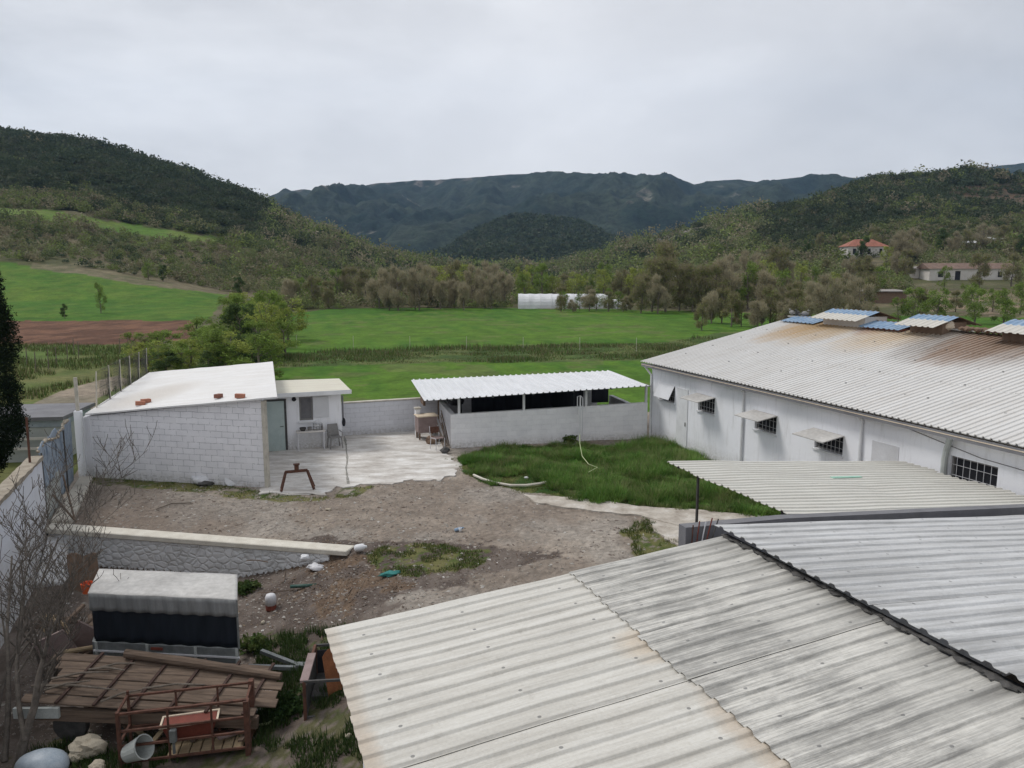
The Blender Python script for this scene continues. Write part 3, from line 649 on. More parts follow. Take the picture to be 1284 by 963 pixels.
# tall rough grass band across the field, and left meadow tufts
def blades(P, h, w, cols, lean=.35):
    n = len(P); a = rng.random(n)*6.283; ln = rng.random(n)*lean; hh = h*(.6+.7*rng.random(n))
    sx = np.cos(a)*w/2; sy = np.sin(a)*w/2; lx = np.cos(a+1.57)*ln*hh; ly = np.sin(a+1.57)*ln*hh
    b0 = P+np.stack([sx, sy, 0*sx], 1); b1 = P-np.stack([sx, sy, 0*sx], 1); tp = P+np.stack([lx, ly, hh], 1)
    V = np.stack([b0, b1, tp], 1).reshape(-1, 3); C = np.repeat(cols*(.75+.5*rng.random(n))[:, None], 3, 0)
    return V, np.arange(n*3).reshape(-1, 3), C
def field_band():
    n = 42000; Y = 60+28*rng.random(n); px = 300+680*rng.random(n); X = XY(px, Y); Z = terr(X, Y)
    r, a, b = regions(X, Y, Z); k = r['band']; P = np.stack([X, Y, Z], 1)[k]
    pal = np.array([(.085, .13, .035), (.17, .16, .085), (.075, .13, .03), (.14, .15, .065)])
    V, Fc, C = blades(P, .06+.42*sstep(.35, .7, fbm(P[:, 0]/5, P[:, 1]/2.5, 3, 91)), .09, pal[rng.integers(0, 4, len(P))], .5)
    o = link_mesh('rough_grass', npmesh('rough_grass', V, Fc, 3, C), M['grass']); tag(o, 'strip of tall rough olive grass crossing the green field', 'grass', kind='stuff')
    n = 26000; Y = 44+36*rng.random(n); px = -150+360*rng.random(n); X = XY(px, Y); Z = terr(X, Y); r, a, b = regions(X, Y, Z)
    s_ = X*B.x+Y*B.y; t_ = X*A.x+Y*A.y
    k = ~r['road'] & ~r['plough'] & ((s_ < -6.5) | (t_ > 37)) & (fbm(X/4, Y/4, 3, 77) > .48); P = np.stack([X, Y, Z], 1)[k]
    pal = np.array([(.08, .11, .03), (.14, .12, .06), (.05, .095, .02)])
    V, Fc, C = blades(P, np.full(len(P), .38), .05, pal[rng.integers(0, 3, len(P))], .5)
    o = link_mesh('meadow_grass', npmesh('meadow_grass', V, Fc, 3, C), M['grass']); tag(o, 'yellowish rough meadow grass between the road and the ploughed strip', 'grass', kind='stuff')
field_band()
for i, (px, Y) in enumerate(((33, 62), (44, 58), (60, 60), (70, 62), (84, 66), (92, 70), (98, 67), (150, 70), (160, 75))):
    P = Vector((XY(px, Y), Y, float(terr(XY(px, Y), Y))-.1)); o = MB().tube([(0, 0, 0), (.03, 0, .8), (.02, .02, 1.6)], .035, 5).build('fence_post', M['bark']); o.location = P
    tag(o, 'thin weathered wooden fence post standing in the yellowish meadow left of the block building', 'fence post', 'meadow fence posts')
for i in range(7):
    px = 372+i*71; Y = 76-.5*i; P = Vector((XY(px, Y), Y, float(terr(XY(px, Y), Y))-.1)); o = MB().tube([(0, 0, 0), (0, 0, 1.4)], .022, 5).build('fence_post', M['conc']); o.location = P
    tag(o, 'thin pale fence post in the tall grass strip across the green field', 'fence post', 'field fence posts')

# ------------------------------------------------------------------ far buildings
def gy(px, py, lo=90, hi=420):
    """distance at which the ground is seen at that height"""
    Ys = np.linspace(lo, hi, 700); X = (px-642)/F*(Ys*CP+7*SP); Z = terr(X, Ys); _, p = projv(X, Ys, Z); return float(Ys[np.argmin(np.abs(p-py))])
def box_house(label, px0, px1, pytop, pybase, Y, depth, roofm, wallm, style, roofh, wins, name='house', cat='house', rz=0.0):
    Y = gy((px0+px1)/2, pybase, Y*.8, Y*1.5); roofh = roofh*Y/200
    P0 = D(px0, pybase, Y); P1 = D(px1, pybase, Y); w = P1.x-P0.x; hgt = D(px0, pytop, Y).z-P0.z
    t = thing(name, label, cat, ((P0.x+P1.x)/2, Y, P0.z), rz)
    MB().box(-w/2, w/2, 0, depth, -1.2, hgt).build('wall', wallm, t)
    m = MB(); e = .5
    if style == 'hip':
        k = min(depth/2, w/3)
        m.add([(-w/2-e, -e, hgt), (w/2+e, -e, hgt), (w/2+e, depth+e, hgt), (-w/2-e, depth+e, hgt), (-w/2+k, depth/2, hgt+roofh), (w/2-k, depth/2, hgt+roofh)], [(0, 1, 5, 4), (1, 2, 5), (2, 3, 4, 5), (3, 0, 4), (3, 2, 1, 0)])
    elif style == 'gable':
        m.add([(-w/2-e, -e, hgt), (w/2+e, -e, hgt), (w/2+e, depth+e, hgt), (-w/2-e, depth+e, hgt), (-w/2-e, depth/2, hgt+roofh), (w/2+e, depth/2, hgt+roofh)], [(0, 1, 5, 4), (1, 2, 5), (2, 3, 4, 5), (3, 0, 4), (3, 2, 1, 0)])
    else:
        m.hexa([(-w/2-e, -e, hgt), (w/2+e, -e, hgt), (w/2+e, depth+e, hgt+.0), (-w/2-e, depth+e, hgt), (-w/2-e, -e, hgt+.18), (w/2+e, -e, hgt+.18), (w/2+e, depth+e, hgt+roofh), (-w/2-e, depth+e, hgt+roofh)])
    m.build('roof', roofm, t)
    for (a, b, z0, z1, nm) in wins:
        MB().box(-w/2+a*w, -w/2+b*w, -.06, .02, z0*hgt, z1*hgt).build(nm, M['dark'], t)
    return t
box_house('white house with a red tiled hip roof among trees on the right slope', 1063, 1112, 309, 323, 215, 7, M['redtile'], M['farwall'], 'hip', 1.9, [(.12, .2, .3, .8, 'window'), (.3, .37, .1, .75, 'door'), (.5, .57, .3, .8, 'window'), (.8, .87, .3, .8, 'window')])
box_house('long low farmhouse with a brown roof below the red-roofed house', 1165, 1272, 337, 351, 150, 6, M['browntile'], M['farwall'], 'gable', 1.5, [(.1, .16, .25, .75, 'window'), (.3, .36, 0, .8, 'door'), (.55, .6, .25, .75, 'window'), (.8, .85, .25, .75, 'window')])
box_house('small annexe with a pale lean-to roof at the left end of the farmhouse', 1147, 1164, 338, 349, 147, 4, M['fargrey'], M['farwall'], 'lean', .8, [(.3, .6, 0, .8, 'door')], name='shed', cat='shed')
box_house('brown shed with a pale flat roof and dark doorway behind the barn ridge', 1082, 1136, 366, 380, 135, 5, M['fargrey'], M['brown'], 'lean', .5, [(.03, .18, 0, .95, 'door')], name='shed', cat='shed')
box_house('small white house half hidden by trees between the polytunnel and the barn', 853, 873, 349, 360, 205, 6, M['poly'], M['farwall'], 'lean', .6, [(.2, .35, .3, .8, 'window'), (.6, .75, .3, .8, 'window')])
box_house('small white shed, the left one of two among trees at the far right', 1218, 1235, 305, 312, 235, 5, M['poly'], M['farwall'], 'lean', .8, [(.3, .5, .2, .8, 'window')], name='shed', cat='shed')
box_house('small white shed, the right one of two among trees at the far right', 1245, 1260, 300, 306, 240, 5, M['poly'], M['farwall'], 'lean', .7, [(.3, .5, .2, .8, 'window')], name='shed', cat='shed')
def polytunnel(label, px0, px1, pyt, pyb, Y, dep):
    P0 = D(px0, pyb, Y); P1 = D(px1, pyb, Y); w = P1.x-P0.x; h = D(px0, pyt, Y).z-P0.z+.3; P0.z -= .3
    t = thing('polytunnel', label, 'greenhouse', (P0.x, Y, P0.z))
    def fn(u, v):
        a = math.pi*v; return (u*w, dep/2-dep/2*math.cos(a), h*math.sin(a)**.7+.04*math.sin(u*w*3.1))
    m = MB().grid(fn, 80, 14); k = len(m.v)
    for X in (0, w): m.add([fn(X/w, v/14) for v in range(15)], [tuple(range(15))])
    m.build('cover', M['poly'], t, smooth=False)
    for i in range(9):
        x = w*i/8; MB().tube([(x, dep/2-(dep/2+.03)*math.cos(math.pi*v/12), (h+.03)*math.sin(math.pi*v/12)**.7) for v in range(13)], .05, 5).build('hoop', M['bar'], t)
polytunnel('white polythene tunnel greenhouse behind the far edge of the green field', 650, 762, 369, 388, 157, 6)
polytunnel('short white polytunnel at the right end of the longer one', 766, 787, 376, 389, 156, 5)
m = thing('antenna_mast', 'thin antenna mast on the crest of the left hill', 'mast', (XY(6, 500), 500, float(terr(XY(6, 500), 500))))
MB().tube([(0, 0, 0), (0, 0, 10)], .25, 5).build('pole', M['fargrey'], m); MB().box(-1, 1, -.1, .1, 8, 8.3).build('crossbar', M['fargrey'], m)

# ------------------------------------------------------------------ yard
RL = (-4.55, 23.60); RR = (2.85, 18.95)      # retaining wall top line in (s,t)
rl_d = Vector((RR[0]-RL[0], RR[1]-RL[1])); rl_len = rl_d.length; rl_d.normalize(); rl_n = Vector((rl_d.y, -rl_d.x))   # towards the camera
def yard_z(s, t):
    s = np.asarray(s, float); t = np.asarray(t, float)
    d = (s-RL[0])*rl_n.x+(t-RL[1])*rl_n.y; q = (s-RL[0])*rl_d.x+(t-RL[1])*rl_d.y
    low = -.95*(1-sstep(-.5, 3.8, s)); w = np.where(q < rl_len+.1, .16, 1.2)
    return low*sstep(.12, .12+w, d)+(fbm(s*.7, t*.7, 3, 6)-.5)*.07+(fbm(s*4, t*4, 2, 9)-.5)*.025
def gst(x, y, z=0): return st(G(x, y, z))
YP = {
 'slab': [gst(*p) for p in ((330, 620), (412, 622), (424, 611), (500, 606), (558, 601), (578, 588), (556, 560), (545, 548), (526, 541), (425, 541), (330, 550))],
 'grass': [gst(*p) for p in ((574, 574), (640, 561), (720, 560), (770, 562), (815, 556), (860, 560), (905, 585), (1010, 650), (960, 648), (880, 642), (800, 636), (720, 628), (660, 617), (610, 606), (585, 596))],
 'pathA': [gst(*p) for p in ((655, 621), (740, 628), (800, 636), (890, 642), (1000, 652), (1000, 690), (880, 668), (800, 648), (720, 640), (670, 631))],
 'pathB': [gst(*p) for p in ((812, 546), (870, 548), (950, 585), (1100, 640), (1000, 650), (905, 585), (862, 560), (815, 558))],
 'patch': [gst(*p) for p in ((812, 652), (850, 650), (872, 672), (862, 688), (838, 682))],
 'moss1': [gst(*p) for p in ((455, 700), (480, 686), (560, 682), (612, 690), (600, 712), (520, 722), (470, 718))],
 'moss2': [gst(*p) for p in ((782, 668), (806, 648), (830, 664), (838, 676), (862, 688), (820, 700), (790, 690))],
 'moss3': [gst(*p) for p in ((104, 597), (200, 600), (330, 615), (412, 624), (405, 628), (330, 626), (200, 612), (112, 606))],
 'moss4': [gst(*p) for p in ((415, 624), (430, 612), (470, 608), (450, 622))],
 'weed': [gst(*p, -.9) for p in ((300, 850), (330, 800), (440, 826), (500, 1000), (380, 1060), (150, 1060), (0, 960), (100, 915), (250, 930))],
 'dark': [gst(*p, -.5) for p in ((300, 740), (340, 700), (600, 700), (700, 720), (560, 760), (410, 800), (440, 870), (300, 870))],
 'leafy': [gst(*p, -.5) for p in ((350, 700), (430, 712), (470, 740), (520, 760), (430, 790), (380, 760))],
}
def ymask(S, Tt, k, j=.25):
    js = (fbm(S*1.3, Tt*1.3, 4, 33)-.5)*j*4; jt = (fbm(S*1.3+9, Tt*1.3, 4, 35)-.5)*j*4
    return inpoly(S+js, Tt+jt, YP[k])
def yard():
    ss = np.arange(-5.0, 20.0, .085); ts = np.arange(-1, 33.0, .085); TT, SS = np.meshgrid(ts, ss, indexing='ij')
    Z = yard_z(SS, TT)
    n1 = fbm(SS*.35, TT*.35, 4, 51)[..., None]; n2 = fbm(SS*2.2, TT*2.2, 4, 52)[..., None]; n3 = fbm(SS*9, TT*9, 2, 53)[..., None]
    def c(a, b, n, lo=.35, hi=.65): a = np.array(a); b = np.array(b); k = sstep(lo, hi, n); return a*(1-k)+b*k
    C = c((.275, .235, .195), (.19, .158, .130), n1*.5+n2*.3+n3*.2, .4, .6)
    grey = fbm(SS*.8+3, TT*.5, 4, 57)[..., None]; C = C*(1-sstep(.45, .7, grey)*.4)+np.array((.29, .275, .25))*sstep(.45, .7, grey)*.4
    C = np.where(n3 > .60, C*1.22, C); C = np.where(n3 < .36, C*.8, C)
    brown = sstep(1, -3, SS)[..., None]*sstep(.4, .6, n1)
    C = C*(1-brown*.5)+np.array((.13, .10, .08))*brown*.5
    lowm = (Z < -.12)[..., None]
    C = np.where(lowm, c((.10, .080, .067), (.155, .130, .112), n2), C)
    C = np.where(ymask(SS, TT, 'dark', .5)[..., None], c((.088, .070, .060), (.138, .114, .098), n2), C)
    C = np.where(ymask(SS, TT, 'leafy', .5)[..., None] & (n2 > .54), c((.10, .07, .05), (.14, .10, .07), n3), C)
    mossc = c((.055, .085, .02), (.13, .125, .05), n2)
    for k in ('moss1', 'moss2', 'moss3', 'moss4'):
        C = np.where(ymask(SS, TT, k, .22)[..., None] & (n2*.6+n3*.4 > .43), mossc, C)
    C = np.where(ymask(SS, TT, 'weed', .4)[..., None] & (n2*.5+n3*.5 > .52), c((.055, .07, .025), (.09, .085, .045), n2), C)
    C = np.where(ymask(SS, TT, 'grass', .12)[..., None], c((.03, .07, .015), (.09, .10, .03), n2), C)
    X = SS*B.x+TT*A.x; Y = SS*B.y+TT*A.y
    nv, nu = X.shape; idx = np.arange(nv*nu).reshape(nv, nu)
    Fc = np.stack([idx[:-1, :-1], idx[:-1, 1:], idx[1:, 1:], idx[1:, :-1]], -1).reshape(-1, 4)
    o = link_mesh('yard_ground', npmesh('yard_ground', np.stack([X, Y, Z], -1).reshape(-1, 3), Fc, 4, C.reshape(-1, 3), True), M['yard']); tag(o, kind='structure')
yard()
def slab(name, poly, z, mat, jag=.18, thick=.25):
    """ragged-edged concrete slab on the ground: dense outline, real thickness"""
    pts = []
    n = len(poly)
    for i in range(n):
        p = Vector(poly[i]); q = Vector(poly[(i+1) % n]); L = (q-p).length; k = max(2, int(L/.08))
        for j in range(k): pts.append(p.lerp(q, j/k))
    out = []
    for p in pts:
        a = float(fbm(p.x*2.2, p.y*2.2, 5, 61)-.5)*jag*4; b = float(fbm(p.x*2.2+7, p.y*2.2, 5, 63)-.5)*jag*4
        w = W(p.x+a, p.y+b); out.append((w.x, w.y))
    o = MB().prism(out, z-thick, z).build(name, mat); tag(o, kind='structure'); return o
slab('concrete_pad', YP['slab'], .032, M['conc_pale'])
slab('concrete_path', YP['pathA'], .05, M['conc_path'], .08)
slab('barn_apron', YP['pathB'], .062, M['conc_path'], .06)
slab('concrete_patch', YP['patch'], .036, M['conc_path'], .1)
# joints across the pad
a = W(*gst(432, 548), .036); b = W(*gst(437, 608), .036); m = MB(); J = 40
pl_ = [a.lerp(b, i/J)+Vector(((float(fbm(i*.1, 1, 3, 7))-.5)*.10, 0, 0)) for i in range(J+1)]; wd = [.015+.06*float(fbm(i*.6, 4, 3, 9))**1.5 for i in range(J+1)]
m.add([p+Vector((-w_, 0, 0)) for p, w_ in zip(pl_, wd)]+[p+Vector((w_, 0, 0)) for p, w_ in zip(pl_, wd)], [(i, i+1, J+2+i, J+1+i) for i in range(J)])
o = m.build('pad_joint', M['moss']); tag(o, kind='structure')
def inst_mask(n, k, bbox, zoff=0, j=.12):
    S = bbox[0]+(bbox[1]-bbox[0])*rng.random(n); Tt = bbox[2]+(bbox[3]-bbox[2])*rng.random(n); m = ymask(S, Tt, k, j); S, Tt = S[m], Tt[m]
    return np.stack([S*B.x+Tt*A.x, S*B.y+Tt*A.y, yard_z(S, Tt)+zoff], 1), S, Tt
def bb(k): p = np.array(YP[k]); return (p[:, 0].min()-.5, p[:, 0].max()+.5, p[:, 1].min()-.5, p[:, 1].max()+.5)
def grass_patch():
    P, S, Tt = inst_mask(120000, 'grass', bb('grass'), -.02)
    cl = .62*fbm(S*1.5, Tt*1.5, 3, 71)+.38*fbm(S*4.5, Tt*4.5, 2, 72); h = .05+.22*sstep(.38, .62, cl); edge = fbm(S*.5, Tt*.5, 2, 73)
    bare = (S < 9.8) & (Tt < 26) & (fbm(S*.9, Tt*.9, 3, 75) > .42)
    h = np.where(bare, h*.25, h)
    pal = np.array([(.075, .14, .03), (.10, .17, .04), (.13, .20, .055), (.19, .20, .09)]); ci = pal[np.clip(((cl-.5)*9+1.6+rng.random(len(P))*1.4-.7).astype(int), 0, 3)]
    ci = np.where(bare[:, None], np.array((.12, .13, .045)), ci)
    V, Fc, C = blades(P, h, .022, ci, .9)
    Pt, St, Tt2 = inst_mask(3400, 'grass', bb('grass'), -.02, .1); tl = fbm(St*.8+5, Tt2*.8, 3, 171); kk = ~((St < 9.8) & (Tt2 < 26) & (fbm(St*.9, Tt2*.9, 3, 75) > .42)); Pt = Pt[kk]; tl = tl[kk]; nt_ = len(Pt); K_ = 95
    big = .45+1.0*sstep(.35, .65, tl)*rng.random(nt_)**.7; rr = np.repeat(big, K_); a = rng.random(nt_*K_)*6.283; q = rng.random(nt_*K_)**.6; base = np.repeat(Pt, K_, 0)+np.stack([np.cos(a)*q*.20*rr, np.sin(a)*q*.20*rr, 0*a], 1)
    hh = rr*(.14+.20*(1-q*.5))*(.7+.5*rng.random(nt_*K_)); out = (.25+.75*q)*hh; tip = base+np.stack([np.cos(a)*out, np.sin(a)*out, hh], 1); wx = np.stack([-np.sin(a), np.cos(a), 0*a], 1)*.013
    cb = np.array([(.075, .165, .030), (.105, .21, .040), (.15, .25, .060), (.20, .22, .09)])[rng.integers(0, 4, nt_)]*(.8+.5*rng.random((nt_, 1))); cc = np.repeat(cb, K_, 0)*(.8+.4*rng.random((nt_*K_, 1)))
    V2 = np.stack([base+wx, base-wx, tip], 1).reshape(-1, 3); V, Fc, C = join([(V, Fc, C), (V2, np.arange(len(V2)).reshape(-1, 3), np.repeat(cc, 3, 0))])
    o = link_mesh('grass', npmesh('grass', V, Fc, 3, C), M['grass']); tag(o, 'lush tufted green grass patch in the yard in front of the white pen', 'grass', kind='stuff')
    Pq, Sq, Tq = inst_mask(26000, 'grass', bb('grass'), -.01, .42); V3, F3, C3 = blades(Pq, np.full(len(Pq), .09), .02, np.array([(.10, .15, .04), (.16, .17, .07), (.20, .18, .10)])[rng.integers(0, 3, len(Pq))], .9)
    parts = [(V3, F3, C3)]
    for k, n, hh in (('moss1', 16000, .07), ('moss2', 9000, .10), ('moss3', 12000, .09), ('moss4', 2500, .07), ('weed', 60000, .17)):
        P, S, Tt = inst_mask(n, k, bb(k), -.01, .22); q = fbm(S*2, Tt*2, 3, 81) > .46; P = P[q]
        pal = np.array([(.05, .085, .018), (.085, .12, .03), (.13, .125, .05)] if k != 'weed' else [(.028, .055, .012), (.04, .07, .018), (.06, .09, .03)])
        parts.append(blades(P, np.full(len(P), hh), .02, pal[rng.integers(0, 3, len(P))], .9))
    n = 5000; X, Y = rng.random(n), rng.random(n)
    V, Fc, C = join(parts); o = link_mesh('weeds', npmesh('weeds', V, Fc, 3, C), M['grass']); tag(o, 'sparse low weeds and moss growing in patches on the yard dirt', 'weeds', kind='stuff')
grass_patch()
def stones():
    n = 52000; S = -4.4+18*rng.random(n); Tt = 10+17*rng.random(n)
    den = np.where(S < 6, 1, .5)*np.where(Tt < 20, 1, .75); k = (rng.random(n) < den) & ~ymask(S, Tt, 'grass', .1) & (~ymask(S, Tt, 'slab', .25) | (rng.random(n) < .04)) & ~ymask(S, Tt, 'weed', .4) & ~(ymask(S, Tt, 'moss1', .1) & (rng.random(n) < .6)); S, Tt = S[k], Tt[k]; n = len(S)
    P = np.stack([S*B.x+Tt*A.x, S*B.y+Tt*A.y, yard_z(S, Tt)+.004], 1)
    sz = .010+.045*rng.random(n)**6; oc = np.array([(1, 0, 0), (0, 1, 0), (-1, 0, 0), (0, -1, 0), (0, 0, .7), (0, 0, -.5)], float)
    a = rng.random(n)*6.28; ca, sa = np.cos(a), np.sin(a)
    V = oc[None]*(1+.35*rng.normal(size=(n, 6, 1)))*sz[:, None, None]*np.array((1.2, .8, .7)); Vx = V[..., 0]*ca[:, None]-V[..., 1]*sa[:, None]; Vy = V[..., 0]*sa[:, None]+V[..., 1]*ca[:, None]
    V = np.stack([Vx, Vy, V[..., 2]], -1)+P[:, None]
    f = np.array([(0, 1, 4), (1, 2, 4), (2, 3, 4), (3, 0, 4), (1, 0, 5), (2, 1, 5), (3, 2, 5), (0, 3, 5)])
    Fc = (np.arange(n)[:, None, None]*6+f[None]).reshape(-1, 3)
    pal = np.array([(.30, .28, .25), (.42, .40, .37), (.20, .17, .15), (.14, .11, .09), (.25, .22, .19), (.62, .60, .57)]); ix = rng.choice(6, n, p=[.30, .07, .28, .165, .183, .002])
    C = np.repeat(pal[ix], 6, 0)
    o = link_mesh('gravel', npmesh('gravel', V.reshape(-1, 3), Fc, 3, C), M['pebble']); tag(o, 'loose pebbles and gravel scattered over the dirt yard', 'gravel', kind='stuff')
    # fallen leaves and scraps
    P1, S, Tt = inst_mask(2600, 'leafy', bb('leafy'), .015, .6); P2, S2, T2 = inst_mask(3200, 'dark', bb('dark'), .015, .5); P = np.concatenate([P1, P2]); n = len(P)
    a = rng.random(n)*6.28; sz = .012+.03*rng.random(n)**2; dx = np.stack([np.cos(a), np.sin(a), rng.normal(size=n)*.3], 1)*sz[:, None]; dy = np.stack([-np.sin(a), np.cos(a), rng.normal(size=n)*.3], 1)*sz[:, None]*.6
    V = np.stack([P-dx, P-dy, P+dx, P+dy], 1).reshape(-1, 3); Fc = np.arange(n*4).reshape(-1, 4)
    pal = np.array([(.14, .10, .07), (.21, .16, .11), (.10, .07, .052), (.34, .31, .27)]); C = np.repeat(pal[rng.choice(4, n, p=[.38, .14, .475, .005])], 4, 0)
    o = link_mesh('fallen_leaves', npmesh('fallen_leaves', V, Fc, 4, C), M['pebble']); tag(o, 'dry brown leaves and scraps strewn on the dark dirt', 'leaf litter', kind='stuff')
stones()

# ------------------------------------------------------------------ property objects
def pthing(name, label, cat, s0, t0, z0=0.0, rz=0.0, group=None):
    return thing(name, label, cat, W(s0, t0, z0), TH+rz, group)
# retaining wall
rw = pthing('retaining_wall', 'low rubble stone retaining wall with a pale concrete coping across the yard', 'wall', RL[0], RL[1], 0, math.atan2(rl_d.y, rl_d.x))
MB().box(0, rl_len-.5, -.30, .0, -1.3, -.08).build('stone_face', M['stone'], rw, bevel=.02)
def cop(u, v): return None
m = MB(); m.hexa([(-.15, -.38, -.08), (rl_len, -.34, -.09), (rl_len+.05, .10, -.09), (-.15, .06, -.08), (-.15, -.38, .07), (rl_len, -.34, .05), (rl_len+.05, .10, .05), (-.15, .06, .08)])
m.build('coping', M['kerb'], rw, bevel=.02)
# ledge along the gate
lk = pthing('concrete_kerb', 'rough concrete kerb at the foot of the blue-grey covered gate', 'kerb', -4.35, 23.7)
MB().hexa([(-.35, 0, -.2), (.18, 0, -.2), (.05, 5, -.2), (-.35, 5, -.2), (-.35, 0, .14), (.18, 0, .10), (.05, 5, .12), (-.35, 5, .14)]).build('kerb', M['conc'], lk, bevel=.02)
MB().hexa([(-.35, -2.2, -1.2), (.35, -2.2, -1.2), (.20, -.2, -1.2), (-.35, -.2, -1.2), (-.35, -2.2, -.75), (.3, -2.2, -.9), (.15, -.2, -.15), (-.35, -.2, -.05)]).build('buttress', M['plaster2'], lk, bevel=.03)
# boundary wall on the left
ztop = hit_s(56, 567, -4.72)[2]
bw = pthing('boundary_wall', 'whitewashed boundary wall with a rough coping running along the left edge', 'wall', -4.85, 3, 0)
MB().box(-.12, .12, 0, 20.6, -1.6, ztop-.10).build('wall', M['plaster2'], bw)
def rough_cap(u, v):
    y = u*20.6; x = (-.2, -.2, .2, .2)[round(v*3)]; z = ztop+(-.1, .0, .0, -.1)[round(v*3)]+(float(fbm(y*2.2, v*3, 3, 5))-.5)*.07
    return (x*.85+(float(fbm(y*3, v*5, 3, 8))-.5)*.06, y, z)
MB().grid(rough_cap, 140, 3).build('coping', M['capc'], bw)
# gate covered in bluish fabric
gt = pthing('gate', 'old gate covered with blue-grey fabric, torn along its top, left of the block building', 'gate', -4.80, 23.7, 0)
gh = 2.15
def fab(u, v):
    y = 1.4+u*3.45; top = gh+.15*math.sin(u*7)+(float(fbm(u*9, 2, 3, 5))-.5)*.35
    return (-.03+.02*math.sin(u*19+v*3)*v+(float(fbm(u*8, v*3, 3, 9))-.5)*.10, y, .12+(top-.12)*v)
MB().grid(fab, 60, 24).build('fabric_cover', M['cut'], gt, solid=.01, smooth=True)
def fab2(u, v):
    y = -.1+u*1.6; top = gh+.05+.12*math.sin(u*5)
    return (.02+(float(fbm(u*8, v*4, 3, 19))-.5)*.12, y, 1.0+(top-1.0)*v)
MB().grid(fab2, 30, 14).build('fabric_cover', M['cut'], gt, solid=.01, smooth=True)
MB().box(-.08, .0, -.1, 2.4, -.05, 1.02).build('panel', M['greypanel'], gt, bevel=.01)
for y in (-.12, 3.1): MB().tube([(0.07, y, 0), (0.07, y, 2.1)], .025, 6).build('post', M['darkpost'], gt)
m = MB()
for i in range(26):
    y = i*.19; m.blob((random.uniform(-.05, .05), y, gh-.02+.1*math.sin(y*2)), .05, .14, .05, i, .6, 1)
m.build('torn_edge', M['capc'], gt)
for i, (a, b) in enumerate((((75, 596), (94, 652)), ((62, 620), (96, 655)))):
    pa = W(*hit_s(a[0]+4, a[1], -4.55)[:2], hit_s(a[0]+4, a[1], -4.55)[2]); pb = G(b[0], b[1], .1)
    o = MB().tube([(0, 0, 0), pa-pb], .028, 6).build('pole', M['wood']); o.location = pb
    tag(o, ('longer' if i else 'shorter and steeper')+' thin wooden pole leaning on the kerb by the gate', 'pole')
# white square gate post at the building corner
gp = pthing('gate_post', 'tall whitewashed square post between the gate and the block building', 'post', -4.62, 28.9)
zt = hit_t(102, 473, 28.9)[2]
MB().box(-.12, .12, -.12, .12, -.1, 2.35).build('pillar', M['plaster'], gp, bevel=.01)
MB().box(-.05, .05, -.05, .05, 2.35, zt).build('concrete_post', M['conc'], gp); MB().tube([(0.09, -.13, .2), (.12, -.13, 2.3)], .03, 6).build('pipe', M['white'], gp)

# block building ------------------------------------------------------------
FL = G(110, 598); FR = G(334, 612)
dr = (FR-FL).to_2d(); Lw = dr.length; ang = math.atan2(dr.y, dr.x)
bb_ = thing('block_building', 'whitewashed hollow-block outbuilding with a sloping white sheet roof', 'building', (FL.x, FL.y, 0), ang)
Minv = Matrix.Rotation(-ang, 4, 'Z')@Matrix.Translation((-FL.x, -FL.y, 0))
def loc(P): return Minv@Vector(P)
nrm = Vector((-dr.y, dr.x, 0)).normalized()
zL = hit(110, 521, FL, nrm).z; zR = hit(334, 499, FL, nrm).z
BL = loc(D(187, 467.5, 33.5)); BR = loc(D(342, 454, 32.0))
rf = [loc(hit(106, 519.5, FL-nrm*.2, nrm)), loc(hit(347.5, 498, FL-nrm*.25, nrm)), BR, BL]
wb = [(0, 0), (Lw, 0), (rf[2].x-.3, rf[2].y-.3), (rf[3].x+.35, rf[3].y-.3)]
zz = [zL-.06, zR-.04, BR.z-.1, BL.z-.1]
MB().hexa([(p[0], p[1], -.3) for p in wb]+[(p[0], p[1], z) for p, z in zip(wb, zz)]).build('wall', M['block_x'], bb_)
MB().box(Lw-.03, Lw+.08, -.05, .14, 0, zR-.1).build('corner_post', M['conc'], bb_, bevel=.01)
MB().box(-.02, .30, -.03, .1, 0, zL-.08).build('pilaster', M['plaster'], bb_)
def roofpt(u, v):
    a = rf[0].lerp(rf[1], u); b = rf[3].lerp(rf[2], u); p = a.lerp(b, v); return p
mrb = MB()
def rgrid(u, v):
    p = roofpt(u, v); k = (v*44) % 1; return (p.x, p.y, p.z+(.018 if k > .7 else 0)+.02*float(fbm(u*12, v*8, 2, 4)))
mrb.grid(rgrid, 30, 220).build('roof', mat_roof('block_roof_mat', 'x', (.66, .66, .66), (.45, .42, .38), .5, rough=.5, rust=[(1.2, 2, 1.6, 2.5, (.38, .33, .27), .5)]), bb_, solid=.05)
def brick(px, py, rz, mat, label, up=.0):
    P = hit(px, py, bb_.matrix_world@Vector((0, 0, 0)), Vector((0, 0, 1)))
    # point on the roof plane
    o_ = Matrix.Translation((FL.x, FL.y, 0))@Matrix.Rotation(ang, 4, 'Z'); a, b, c = o_@rf[0], o_@rf[1], o_@rf[2]; n = (b-a).cross(c-a).normalized()
    P = hit(px, py+4, a, n)+Vector((0, 0, .03)); m = MB()
    m.box(-.15, .15, -.08, .08, 0, .13)
    for i in (-1, 0, 1): m.box(i*.1-.035, i*.1+.035, -.083, -.078, .03, .10)
    o = m.build('brick', mat, bevel=.008); o.location = P; o.rotation_euler = (0, .05, rz); tag(o, label, 'brick'); return o
brick(176, 505, .5, M['brick'], 'orange clay brick at the left end of the block building roof edge')
brick(183, 502, 1.0, M['brick'], 'second clay brick touching the leftmost one on the block building roof')
brick(274, 496, 1.4, M['brickdark'], 'small dark brick in the middle of the block building roof edge')
brick(301, 496, .1, M['brick'], 'clay brick lying lengthwise at the right of the block building roof edge')
